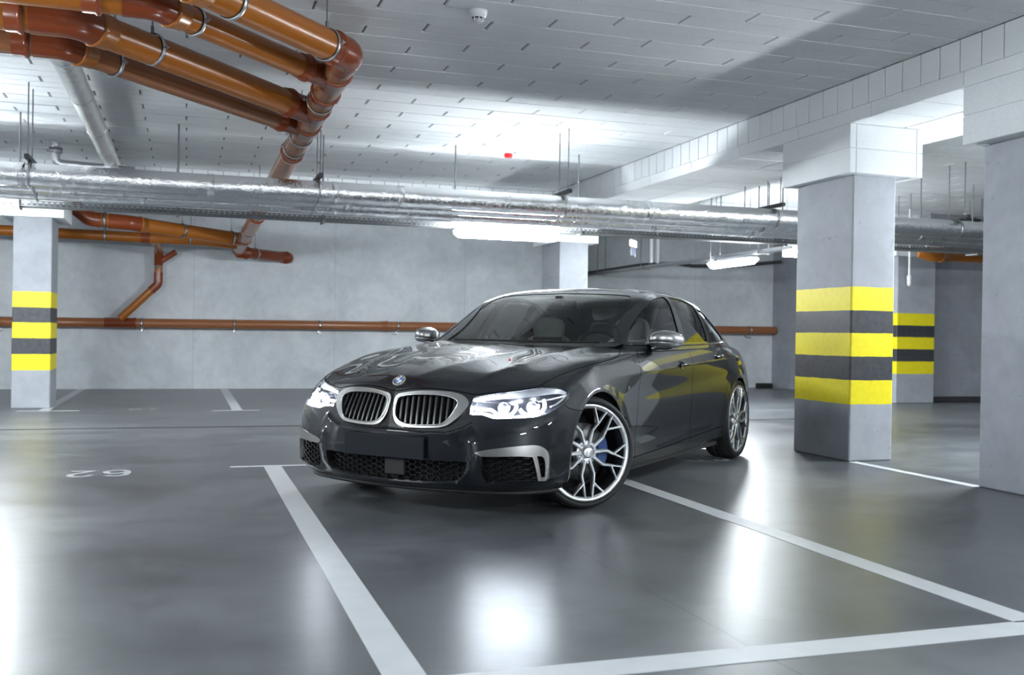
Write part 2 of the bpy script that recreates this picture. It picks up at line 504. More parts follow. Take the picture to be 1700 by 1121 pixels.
GCTRL = [
 [(1.47,0,0.935),(1.72,0,1.09),(1.98,0,1.24),(2.22,0,1.355),(2.45,0,1.405),(2.7,0,1.422)],
 [(1.5,0.35,0.935),(1.745,0.336,1.085),(2,0.3205,1.2368),(2.235,0.312,1.3536),(2.46,0.215,1.4044),(2.72,0,1.423)],
 [(1.58,0.62,0.935),(1.82,0.606,1.095),(2.06,0.5715,1.2492),(2.275,0.528,1.3524),(2.48,0.365,1.4036),(2.74,0,1.424)],
 [(1.63,0.765,0.935),(1.87,0.737,1.085),(2.1,0.697,1.241),(2.3,0.645,1.343),(2.5,0.46,1.401),(2.76,0,1.424)],
 [(1.64,0.855,0.935),(1.92,0.807,1.085),(2.17,0.747,1.241),(2.37,0.685,1.333),(2.53,0.49,1.398),(2.77,0,1.425)],
 [(1.8,0.895,0.935),(2.04,0.842,1.095),(2.28,0.772,1.251),(2.48,0.7,1.348),(2.58,0.5,1.403),(2.78,0,1.425)],
 [(2.1,0.905,0.94),(2.25,0.845,1.09),(2.42,0.77,1.251),(2.6,0.705,1.357),(2.66,0.5,1.411),(2.8,0,1.427)],
 [(2.5,0.91,0.945),(2.56,0.85,1.095),(2.66,0.775,1.256),(2.76,0.71,1.364),(2.77,0.5,1.416),(2.83,0,1.428)],
 [(2.9,0.91,0.95),(2.9,0.85,1.1),(2.92,0.775,1.261),(2.95,0.705,1.362),(2.92,0.5,1.413),(2.89,0,1.426)],
 [(3.3,0.9,0.955),(3.24,0.84,1.1),(3.2,0.77,1.246),(3.17,0.695,1.344),(3.08,0.5,1.4),(2.97,0,1.421)],
 [(3.65,0.875,0.96),(3.54,0.815,1.095),(3.46,0.75,1.216),(3.38,0.675,1.317),(3.24,0.49,1.384),(3.07,0,1.414)],
 [(3.92,0.825,0.965),(3.78,0.77,1.08),(3.66,0.705,1.191),(3.54,0.64,1.292),(3.38,0.46,1.364),(3.16,0,1.404)],
 [(4.12,0.735,0.97),(3.96,0.695,1.07),(3.8,0.645,1.181),(3.64,0.6,1.282),(3.46,0.43,1.354),(3.21,0,1.398)],
 [(4.2,0.58,0.975),(4.02,0.554,1.075),(3.84,0.5145,1.1892),(3.67,0.478,1.2834),(3.48,0.335,1.3556),(3.23,0,1.396)],
 [(4.25,0.3,0.98),(4.06,0.286,1.085),(3.87,0.2705,1.1968),(3.7,0.252,1.2886),(3.5,0.175,1.3574),(3.25,0,1.395)],
 [(4.27,0,0.98),(4.08,0,1.09),(3.89,0,1.2),(3.72,0,1.29),(3.52,0,1.36),(3.26,0,1.395)],
]
BODY = BSurf(CTRL, body_disp)
GREEN = BSurf(GCTRL)
# ================================================================== THE CAR
def paint_material():
    m, nt, b = new_mat('graphite_car_paint')
    b.inputs['Base Color'].default_value = (.0065, .0085, .0125, 1)
    b.inputs['Metallic'].default_value = .3
    b.inputs['Roughness'].default_value = .38
    b.inputs['Specular IOR Level'].default_value = .12
    b.inputs['Coat Weight'].default_value = 1.0
    b.inputs['Coat Roughness'].default_value = .012
    b.inputs['Coat IOR'].default_value = 1.55
    n = nt.nodes.new('ShaderNodeTexNoise'); n.inputs['Scale'].default_value = 900; n.inputs['Detail'].default_value = 2
    tc = nt.nodes.new('ShaderNodeTexCoord'); nt.links.new(tc.outputs['Object'], n.inputs['Vector'])
    mp = nt.nodes.new('ShaderNodeMapRange')
    mp.inputs[3].default_value = .42; mp.inputs[4].default_value = .58
    nt.links.new(n.outputs['Fac'], mp.inputs[0]); nt.links.new(mp.outputs[0], b.inputs['Roughness'])
    return m

def glass_material(name, tint, op):
    """thin car glass: clear reflections over a tinted see-through pane"""
    m, nt, b = new_mat(name)
    out = nt.nodes['Material Output']
    tr = nt.nodes.new('ShaderNodeBsdfTransparent'); tr.inputs[0].default_value = (tint[0], tint[1], tint[2], 1)
    gl = nt.nodes.new('ShaderNodeBsdfGlossy'); gl.inputs['Roughness'].default_value = .01
    gl.inputs['Color'].default_value = (1, 1, 1, 1)
    fr = nt.nodes.new('ShaderNodeFresnel'); fr.inputs['IOR'].default_value = 1.52
    mul = nt.nodes.new('ShaderNodeMath'); mul.operation = 'MULTIPLY_ADD'; mul.inputs[1].default_value = 1.0; mul.inputs[2].default_value = op
    nt.links.new(fr.outputs[0], mul.inputs[0])
    mx = nt.nodes.new('ShaderNodeMixShader')
    nt.links.new(mul.outputs[0], mx.inputs[0]); nt.links.new(tr.outputs[0], mx.inputs[1]); nt.links.new(gl.outputs[0], mx.inputs[2])
    nt.links.new(mx.outputs[0], out.inputs['Surface'])
    nt.nodes.remove(b)
    return m

MC = {}
def car_mats():
    MC['paint'] = paint_material()
    MC['gloss_black'] = mat('gloss_black_trim', (.006, .006, .007), .12, 0, .5, 1.0)
    MC['black'] = mat('matte_black_plastic', (.008, .008, .009), .55)
    MC['mesh'] = mat('gloss_black_mesh', (.003, .003, .004), .28)
    MC['slat'] = mat('dark_grille_slat', (.012, .013, .015), .3)
    MC['liner'] = mat('black_underbody', (.004, .004, .004), .9)
    MC['silver'] = mat('satin_grey_metal_trim', (.33, .325, .32), .34, 1.0, bump=(300, .02))
    MC['silver_edge'] = mat('polished_frame_edge', (.72, .72, .70), .2, 1.0)
    MC['mirror_cap'] = mat('satin_grey_mirror_cap', (.36, .36, .37), .3, .9, coat=.3)
    MC['chrome'] = mat('chrome', (.8, .8, .8), .08, 1.0)
    MC['reflector'] = mat('lamp_reflector', (.60, .62, .65), .35, .3)
    MC['lamp_dark'] = mat('lamp_housing', (.012, .013, .017), .25, .2)
    MC['bezel'] = mat('dark_chrome_bezel', (.16, .17, .20), .12, 1.0)
    MC['plate'] = mat('blanked_plate', (.008, .011, .016), .5, 0, .2)
    MC['windshield'] = glass_material('windscreen_glass', (.95, .98, .97), .02)
    MC['side_glass'] = glass_material('side_window_glass', (.94, .97, .97), .02)
    MC['dark_glass'] = glass_material('tinted_rear_glass', (.10, .11, .12), .05)
    MC['lens'] = glass_material('headlight_lens', (.97, .98, 1), .02)
    MC['drl'] = emit_mat('daytime_running_light', (.86, .92, 1.0), 30)
    MC['beam'] = emit_mat('lit_projector', (.86, .92, 1.0), 9)
    MC['tail'] = mat('red_tail_lamp', (.75, .01, .03), .15, 0, .5, 1.0)
    MC['rubber'] = mat('tyre_rubber', (.012, .012, .013), .62, bump=(260, .06))
    MC['rim'] = mat('brushed_silver_alloy', (.78, .79, .81), .34, 1.0, bump=(400, .015))
    MC['rim_dark'] = mat('dark_alloy_barrel', (.035, .035, .04), .35, .8)
    MC['disc'] = mat('brake_disc_steel', (.13, .13, .135), .42, 1.0)
    MC['blue'] = mat('blue_brake_caliper', (.03, .07, .22), .3, 0, .5, .6)
    MC['leather'] = mat('pale_leather', (.80, .80, .78), .55, bump=(120, .05))
    MC['dash'] = mat('dashboard_plastic', (.014, .014, .016), .6)
    MC['white'] = mat('emblem_white', (.8, .8, .8), .3)
    MC['emblem_blue'] = mat('emblem_blue', (.05, .16, .55), .3, 0, .5, .8)

def inv3(surf, P, it=10):
    """closest surface parameters for 3-D points"""
    if not hasattr(surf, 'gP'): surf.grid()
    P = np.atleast_2d(np.asarray(P, float))
    i = np.array([np.argmin(((surf.gP-p)**2).sum(1)) for p in P])
    u, v = surf.gU[i].copy(), surf.gV[i].copy()
    h = 1e-3
    for _ in range(it):
        q = surf.pos(u, v)
        pu = (surf.pos(np.clip(u+h, 0, surf.nu-1), v)-surf.pos(np.clip(u-h, 0, surf.nu-1), v))/(2*h)
        pv = (surf.pos(u, np.clip(v+h, 0, surf.nv-1))-surf.pos(u, np.clip(v-h, 0, surf.nv-1)))/(2*h)
        e = P-q
        a11 = (pu*pu).sum(1)+1e-6; a12 = (pu*pv).sum(1); a22 = (pv*pv).sum(1)+1e-6
        b1 = (pu*e).sum(1); b2 = (pv*e).sum(1); det = np.maximum(a11*a22-a12*a12, 1e-9)
        u = np.clip(u+np.clip((b1*a22-b2*a12)/det, -.15, .15), 0, surf.nu-1)
        v = np.clip(v+np.clip((a11*b2-a12*b1)/det, -.15, .15), 0, surf.nv-1)
    return np.stack([u, v], 1)

def spline3(pts, sub=6, closed=True):
    n = len(pts); out = []
    P = [np.array(p[:3], float) for p in pts]
    sh = [len(p) > 3 and p[3] == 1 for p in pts]
    for i in (range(n) if closed else range(n-1)):
        p1, p2 = P[i], P[(i+1) % n]
        p0 = P[i-1] if (closed or i > 0) else p1
        p3 = P[(i+2) % n] if (closed or i+2 < n) else p2
        m1 = (p2-p1)*.5 if sh[i] else (p2-p0)*.5
        m2 = (p2-p1)*.5 if sh[(i+1) % n] else (p3-p1)*.5
        L = np.linalg.norm(p2-p1)
        q = np.linalg.norm(m1)
        if q > L: m1 = m1*L/q
        q = np.linalg.norm(m2)
        if q > L: m2 = m2*L/q
        for k in range(sub):
            t = k/sub
            out.append((2*t**3-3*t*t+1)*p1+(t**3-2*t*t+t)*m1+(-2*t**3+3*t*t)*p2+(t**3-t*t)*m2)
    if not closed: out.append(P[-1])
    return np.array(out)

# ---- outlines on the car's left half (3-D, car coordinates)
KID_OUT = [(.045,.012,.635),(.054,.014,.662),(.062,.032,.682),(.073,.095,.695),(.086,.17,.704),(.107,.278,.706),(.126,.367,.699),(.135,.425,.681),(.127,.462,.645),(.102,.448,.602),(.077,.418,.561),(.055,.372,.523),(.043,.325,.506),(.022,.216,.499),(.01,.101,.500),(.014,.052,.520),(.024,.022,.568)]
KID_IN = [(.049,.030,.638),(.058,.050,.664),(.073,.12,.678),(.092,.248,.683),(.108,.345,.674),(.112,.398,.650),(.096,.395,.610),(.070,.372,.560),(.052,.338,.527),(.036,.275,.517),(.016,.138,.514),(.014,.075,.530),(.023,.038,.570)]
HEAD = [(.144,.480,.680,1),(.203,.577,.698),(.28,.689,.715),(.362,.768,.731),(.409,.812,.735),(.495,.864,.728),(.523,.887,.711),(.522,.899,.689),(.477,.901,.664),(.382,.886,.624),(.296,.854,.591),(.228,.795,.576),(.176,.710,.571),(.136,.618,.566),(.131,.588,.575),(.123,.548,.584),(.102,.482,.584,1),(.118,.476,.63)]
FOG = [(.085,.575,.370,1),(.165,.757,.380),(.214,.822,.384,1),(.216,.822,.384),(.243,.846,.384),(.262,.862,.372),(.268,.868,.33),(.266,.866,.262,1),(.262,.862,.226,1),(.240,.843,.222),(.157,.726,.216),(.105,.585,.212,1),(.091,.561,.253)]
CHR = [(.066,.536,.379,1),(.085,.574,.392),(.135,.697,.413),(.216,.823,.427),(.250,.856,.418),(.280,.879,.388),(.288,.884,.339),(.284,.880,.273),(.278,.874,.228,1),(.241,.843,.230,1),(.228,.833,.300),(.212,.822,.362,1),(.165,.757,.366),(.085,.575,.360)]
SLOT = [(.230,.839,.367,1),(.250,.857,.364),(.262,.866,.350),(.268,.869,.32),(.272,.868,.250,1),(.253,.855,.248,1),(.241,.847,.310)]
CENTER = [(-.003,0,.326),(.019,.288,.324),(.049,.455,.327,1),(.054,.492,.326,1),(.056,.492,.30),(.055,.47,.245),(.052,.428,.218),(.03,.297,.205),(.012,.106,.199),(.012,0,.198)]
HOODF = [(.063,-.01,.70),(.068,.027,.702),(.086,.128,.719),(.106,.238,.722),(.128,.345,.716),(.147,.434,.703),(.158,.478,.695),(.203,.577,.712),(.28,.689,.731),(.345,.752,.745),(.385,.777,.757),(.432,.787,.772),(.599,.814,.808),(.798,.857,.848),(1.027,.874,.873),(1.281,.867,.904),(1.45,.81,.94),(1.515,.73,.955),(1.53,.60,.96),(1.51,.40,.965),(1.49,.2,.97),(1.48,-.02,.97)]
SEAM_B = [(.44,.88,.66),(.455,.905,.632),(.475,.915,.62),(.558,.941,.603),(.66,.941,.60)]
DOOR_F = [(1.76,.79,.975),(1.70,.835,.975),(1.63,.875,.965),(1.545,.905,.90),(1.506,.93,.70),(1.49,.923,.475),(1.50,.91,.28),(1.51,.905,.215)]
SILL = [(1.10,.92,.235),(1.38,.92,.235),(2.0,.905,.25),(2.65,.905,.275),(3.17,.91,.295),(3.60,.93,.31)]
BGAP = [(2.50,.83,.975),(2.52,.865,.972),(2.54,.90,.95),(2.555,.945,.85),(2.575,.932,.672),(2.60,.92,.45),(2.62,.905,.25)]
DOOR_R = [(3.60,.78,1.0),(3.64,.83,.995),(3.67,.88,.95),(3.66,.925,.88),(3.60,.935,.78),(3.50,.943,.68),(3.46,.94,.60),(3.50,.94,.50)]
TRUNK = [(4.02,.58,1.0),(4.18,.64,.995),(4.40,.635,.985),(4.60,.60,.965),(4.75,.55,.94),(4.84,.52,.88),(4.88,.50,.70),(4.90,.45,.56),(4.93,.2,.53),(4.94,-.02,.53)]
SEAM_R = [(4.05,.92,.60),(4.3,.905,.62),(4.55,.86,.66),(4.64,.80,.74),(4.62,.78,.79)]
NOTCH = [(.372,.772,.765),(.40,.80,.745),(.42,.82,.72)]
TAIL = [(4.12,.872,.83),(4.30,.855,.855),(4.50,.80,.862),(4.68,.70,.87),(4.82,.49,.87,1),(4.86,.46,.80,1),(4.78,.66,.76),(4.62,.78,.755),(4.42,.85,.775),(4.20,.878,.782)]
DECK = [(1.50,-.02),(1.52,.3),(1.57,.5),(1.63,.66),(1.69,.76),(1.80,.845),(2.0,.868),(2.5,.872),(2.9,.87),(3.3,.86),(3.62,.835),(3.88,.79),(4.05,.71),(4.13,.56),(4.18,.3),(4.20,-.02)]

GLASS_F = [(1.72,.992,1),(1.86,1.085),(2.03,1.185),(2.17,1.252),(2.30,1.298),(2.45,1.327),(2.58,1.338,1),(2.52,1.20),(2.455,1.06),(2.43,.992,1)]
GLASS_R = [(2.66,1.340,1),(2.82,1.334),(3.02,1.312),(3.15,1.288,1),(3.13,1.15),(3.08,1.0,1),(2.55,.995,1),(2.60,1.17)]
GLASS_Q = [(3.19,1.282,1),(3.32,1.245),(3.45,1.19),(3.56,1.12),(3.62,1.06),(3.62,1.015,1),(3.40,1.008),(3.13,1.004,1),(3.17,1.15)]
TRIM = [(1.665,.974,1),(1.80,1.072),(1.99,1.188),(2.15,1.268),(2.30,1.318),(2.46,1.350),(2.64,1.362),(2.84,1.358),(3.05,1.334),(3.22,1.300),(3.38,1.252),(3.54,1.18),(3.66,1.09),(3.70,1.03),(3.68,.992,1),(3.4,.985),(2.5,.973),(2.0,.970)]
WIND = [(0,.985),(.35,.983),(.60,.978),(.70,.985),(.715,1.01),(.69,1.095),(.632,1.225),(.585,1.30),(.555,1.328),(.50,1.340),(.29,1.352),(0,1.358)]
BACKL = [(0,1.015),(.4,1.01),(.58,1.005),(.62,1.03),(.60,1.08),(.56,1.18),(.52,1.25),(.47,1.29),(.25,1.305),(0,1.31)]

def nearest_seed(P, tri, comp, seed):
    c = P[tri].mean(1)
    return comp[np.argmin(((c-np.array(seed))**2).sum(1))]

def components(tri, ok):
    """edge-connected components among the triangles flagged ok"""
    idx = np.where(ok)[0]
    par = {int(i): int(i) for i in idx}
    def f(a):
        while par[a] != a:
            par[a] = par[par[a]]; a = par[a]
        return a
    ed = {}
    for i in idx.tolist():
        a, b, c = tri[i].tolist()
        for e in ((a, b), (b, c), (c, a)):
            e = (min(e), max(e))
            if e in ed:
                ra, rb = f(ed[e]), f(i)
                if ra != rb: par[ra] = rb
            else: ed[e] = i
    comp = -np.ones(len(tri), int)
    for i in idx.tolist(): comp[i] = f(i)
    return comp

def strip_obj(name, P, N, loopA, loopB, closed, material, parent, h=1, smooth=True):
    pass

def ring_wall(mb, surf, uv, d0, d1, h=1, closed=True):
    """wall following a uv loop from offset d0 to d1 along the normal (negative = inward)"""
    P = surf.pos(uv[:, 0], uv[:, 1]); N = surf.nrm(uv[:, 0], uv[:, 1])
    a = P+N*d0; b = P+N*d1
    a[:, 1] *= h; b[:, 1] *= h
    n = len(uv)
    vs = [cv(p) for p in a]+[cv(p) for p in b]
    fs = [(i, (i+1) % n, n+(i+1) % n, n+i) for i in range(n if closed else n-1)]
    mb.add(vs, fs, True)

def front_pt(y, z, d=0.0, surf=None):
    """point(s) on the fascia under (y,z), moved d inward"""
    y = np.atleast_1d(np.asarray(y, float)); z = np.atleast_1d(np.asarray(z, float))
    uv = BODY.inv(FR, np.stack([np.abs(y), z], 1), M_FRONT)
    P = BODY.pos(uv[:, 0], uv[:, 1])
    P[:, 0] += d
    P[:, 1] = y; P[:, 2] = z
    return P

def hex_mesh(mb, poly, size, d, t=.0028, depth=.012, squash=.62):
    """honeycomb bars clipped to a (y,z) polygon, lying d behind the fascia"""
    poly = np.array(poly)
    y0, z0 = poly.min(0); y1, z1 = poly.max(0)
    E = set()
    w = size; hgt = size*squash
    r = 0; z = z0
    while z < z1+hgt:
        y = y0-(w*.75 if r % 2 else 0)
        while y < y1+w:
            c = [(y+w/2*math.cos(k*PI/3), z+hgt/2*math.sin(k*PI/3)/.866) for k in range(6)]
            for k in range(6):
                a, b = c[k], c[(k+1) % 6]
                a = (round(a[0], 4), round(a[1], 4)); b = (round(b[0], 4), round(b[1], 4))
                E.add((min(a, b), max(a, b)))
            y += w*1.5
        z += hgt/2; r += 1
    E = list(E)
    m = np.array([((a[0]+b[0])/2, (a[1]+b[1])/2) for a, b in E])
    ok = in_poly(m, poly)
    E = [e for e, o in zip(E, ok) if o]
    if not E: return
    A = front_pt([e[0][0] for e in E], [e[0][1] for e in E], d)
    B = front_pt([e[1][0] for e in E], [e[1][1] for e in E], d)
    for a, b in zip(A, B):
        a, b = Vector(cv(a)), Vector(cv(b))
        t_ = (b-a).normalized(); s = Vector((1, 0, 0)).cross(t_)
        if s.length < 1e-4: continue
        s.normalize(); s *= t
        X = Vector((-depth, 0, 0))
        v = [a-s, a+s, b+s, b-s, a-s+X, a+s+X, b+s+X, b-s+X]
        mb.add([tuple(q) for q in v], [(0, 1, 2, 3), (0, 4, 5, 1), (3, 2, 6, 7), (1, 5, 6, 2), (0, 3, 7, 4)])

def build_body(car):
    BODY.grid()
    u_max, v_max = NU-1, NV-1
    L = {}
    def clo(pts, sub=5): return inv3(BODY, spline3(pts, sub, True))
    def opn(pts, sub=6): return inv3(BODY, spline3(pts, sub, False))
    loops = {}
    for k, p in (('kid_out', KID_OUT), ('kid_in', KID_IN), ('head', HEAD), ('fog', FOG), ('chr', CHR), ('slot', SLOT), ('tail', TAIL)):
        loops[k] = clo(p)
    c = opn(CENTER); c[0, 0] = 0; c[-1, 0] = 0
    loops['center'] = c
    gaps = []
    for p, w in ((HOODF, .0028), (SEAM_B, .002), (DOOR_F, .0025), (SILL, .0028), (BGAP, .0025), (DOOR_R, .0025), (TRUNK, .003), (SEAM_R, .002), (NOTCH, .0025)):
        uv = opn(p)
        a, b = buffer_line(BODY, uv, w)
        gaps.append(np.concatenate([a, b[::-1]]))
    th = np.linspace(0, 2*PI, 72, endpoint=False)
    def arch(ax, az, R):
        # a taller, squarer top than a circle; open below
        x = ax+R*np.cos(th); z = az+R*np.sin(th)
        z = np.maximum(z, .17)
        pts = np.stack([x, z], 1)
        return BODY.inv(SI, pts, lambda P, N: (N[:, 1] > .3) & (P[:, 2] < .95))
    # side view arches carried down through the sill edge
    def arch_poly(ax, az, R):
        n = 60
        a = np.linspace(0, PI, n)
        up = [(ax+R*math.cos(q), az+R*math.sin(q)) for q in a]
        dn = [(ax-R, .24), (ax-R+.01, .19)]
        uv = BODY.inv(SI, up+dn, lambda P, N: (N[:, 1] > .25) & (P[:, 2] < .95))
        uv2 = BODY.inv(SI, [(ax+R-.01, .19), (ax+R, .24)], lambda P, N: (N[:, 1] > .25) & (P[:, 2] < .95))
        bl = np.array([[uv[-1, 0], 0.0], [uv2[0, 0], 0.0]])
        return np.concatenate([uv, bl, uv2])
    loops['archF'] = arch_poly(AXF, ARCH_ZF, ARCH_R)
    loops['archR'] = arch_poly(AXR, ARCH_ZR, ARCH_R)
    dk = smooth_loop(DECK, 4, closed=False)
    dk = BODY.inv(TO, dk, lambda P, N: (N[:, 2] > .2) & (P[:, 2] > .85))
    dk[0, 1] = v_max; dk[-1, 1] = v_max
    loops['deck'] = dk
    a, b = buffer_line(BODY, loops['kid_out'], .009, closed=True)
    loops['kid_gap'] = a if np.ptp(a[:, 0]) > np.ptp(b[:, 0]) else b
    loops['kid_gap'][:, 0] = np.clip(loops['kid_gap'][:, 0], .004, None)
    allloops = list(loops.values())+gaps
    uv, tri = cut_surface(BODY, allloops, .055, .10)
    cen = uv[tri].mean(1)
    inside = {k: in_poly(cen, l) for k, l in loops.items()}
    gap = np.zeros(len(tri), bool)
    for g in gaps: gap |= in_poly(cen, g)
    P = BODY.pos(uv[:, 0], uv[:, 1]); N = BODY.nrm(uv[:, 0], uv[:, 1])
    openm = inside['kid_out'] | inside['kid_gap'] | inside['head'] | inside['fog'] | inside['chr'] | inside['center'] | inside['tail'] | inside['archF'] | inside['archR'] | inside['deck']
    ok = ~openm & ~gap
    comp = components(tri, ok)
    seeds = {'bonnet': (.8, .3, .9), 'front_bumper': (.04, .25, .42), 'front_fender': (1.38, .93, .65), 'front_door': (2.1, .93, .6), 'rear_door': (3.0, .93, .6),
             'rear_quarter': (4.1, .91, .75), 'side_skirt': (2.2, .915, .205), 'boot_lid': (4.7, .1, 1.0), 'rear_bumper': (4.90, .3, .4)}
    lab = {}
    for k, s in seeds.items():
        cc = nearest_seed(P, tri[ok], comp[ok], s)
        lab.setdefault(int(cc), k)
    used = set()
    rest = []
    for cc in set(comp[ok].tolist()):
        n = int((comp == cc).sum())
        if cc not in lab: rest.append((n, cc))
    rest.sort(reverse=True)
    print('components', {lab[c]: int((comp == c).sum()) for c in lab}, 'rest', [(n, P[tri[comp == c]].mean((0, 1)).round(2).tolist()) for n, c in rest[:8]])
    # unlabelled scraps join the panel whose centroid is nearest
    cents = {c: P[tri[comp == c]].mean((0, 1)) for c in lab}
    for n, cc in rest:
        pc = P[tri[comp == cc]].mean((0, 1))
        allc = P[tri].mean(1)
        best = min(lab, key=lambda c: ((allc[comp == c]-pc)**2).sum(1).min())
        comp[comp == cc] = best
    names = {}
    for c, k in lab.items(): names.setdefault(k, []).append(c)
    for k, cs in names.items():
        t = tri[np.isin(comp, cs)]
        if k in ('bonnet', 'front_bumper', 'boot_lid', 'rear_bumper'):
            shell_obj(k, P, N, t, MC['paint'], car, 2, 0, .012)
        else:
            for h in (0, 1): shell_obj(k, P, N, t, MC['paint'], car, h, 0, .012)
    # dark inner skin closes the shut lines
    t = tri[~openm]
    cz = P[t].mean(1)
    t = t[~((cz[:, 0] > 1.45) & (cz[:, 0] < 3.75) & (cz[:, 2] > .93) & (cz[:, 1] < .86))]
    shell_obj('inner_structure', P, N, t, MC['liner'], car, 2, -.016, 0)
    # headlamp lenses, tail lamps
    t = tri[inside['head']]
    lenses = [shell_obj('headlight', P, N, t, MC['lens'], car, h, -.001, 0) for h in (0, 1)]
    t = tri[inside['tail']]
    for h in (0, 1): shell_obj('tail_light', P, N, t, MC['tail'], car, h, .001, .01)
    # fog trim (silver hook round the air intake)
    t = tri[inside['chr'] & ~inside['slot']]
    for h in (0, 1): shell_obj('air_intake_trim', P, N, t, MC['silver'], car, h, .006, .022)
    t = tri[inside['kid_out'] & ~inside['kid_in']]
    tg = tri[inside['kid_gap'] & ~inside['kid_out']]
    for h in (0, 1): shell_obj('grille_shadow_gap', P, N, tg, MC['gloss_black'], car, h, -.004, .01)  # gloss black ring put in as the dark shadow gap round each grille
    KF = []
    uvk = loops['kid_in']
    for h in (0, 1): KF.append(kidney_frame(car, P, N, t, loops, h))
    return loops, lenses, P, N, tri

def kidney_frame(car, P, N, t, loops, h):
    """frame whose face rises from the outer edge to a bright inner lip"""
    sgn = 1 if h == 0 else -1
    g = MB(); ring_wall(g, BODY, loops['kid_out'], .001, -.05, sgn); 
    gl = g.build('kidney_grille', MC['gloss_black'], car, recalc=False)
    shell_obj('grille_frame', P, N, t, MC['silver'], gl, h, .010, .03)
    # bright inner bead
    u = loops['kid_in']
    A = BODY.pos(u[:, 0], u[:, 1])+BODY.nrm(u[:, 0], u[:, 1])*.012
    A[:, 1] *= sgn
    b = MB(); b.tube([cv(p) for p in A], .0045, 8, closed=True)
    b.build('frame_bead', MC['silver_edge'], gl)
    # vertical slats
    poly = BODY.pos(u[:, 0], u[:, 1])[:, 1:]
    s = MB()
    n = 10
    ys = np.linspace(poly[:, 0].min()+.030, poly[:, 0].max()-.020, n)
    for y in ys:
        # z extent of the opening at this y
        zs = []
        for i in range(len(poly)):
            a, b_ = poly[i], poly[(i+1) % len(poly)]
            if (a[0]-y)*(b_[0]-y) <= 0 and a[0] != b_[0]:
                zs.append(a[1]+(b_[1]-a[1])*(y-a[0])/(b_[0]-a[0]))
        if len(zs) < 2: continue
        z0, z1 = min(zs), max(zs)
        k = 7
        zz = np.linspace(z0-.012, z1+.012, k)
        F = front_pt([y]*k, zz, .004)
        W = [(-.008, .030), (-.0085, .006), (-.006, 0), (.004, 0), (.0065, .004), (.0065, .012), (-.003, .014), (-.003, .030)]
        vs = []
        for p in F:
            for dy, dx in W:
                vs.append(cv((p[0]+dx, sgn*(p[1]+dy-.35*(p[0]-F[k//2][0])), p[2])))
        m = len(W)
        fs = [(i*m+j, i*m+(j+1) % m, (i+1)*m+(j+1) % m, (i+1)*m+j) for i in range(k-1) for j in range(m)]
        s.add(vs, fs)
    s.build('slats', MC['slat'], gl)
    # back plate
    bp = MB()
    q = BODY.pos(loops['kid_out'][:, 0], loops['kid_out'][:, 1]); q[:, 1] *= sgn
    c = q.mean(0)
    vs = [cv((p[0]+.055, p[1], p[2])) for p in q]+[cv((c[0]+.055, c[1], c[2]))]
    m = len(q)
    bp.add(vs, [(i, (i+1) % m, m) for i in range(m)])
    bp.build('grille_backing', MC['liner'], gl)
    return gl

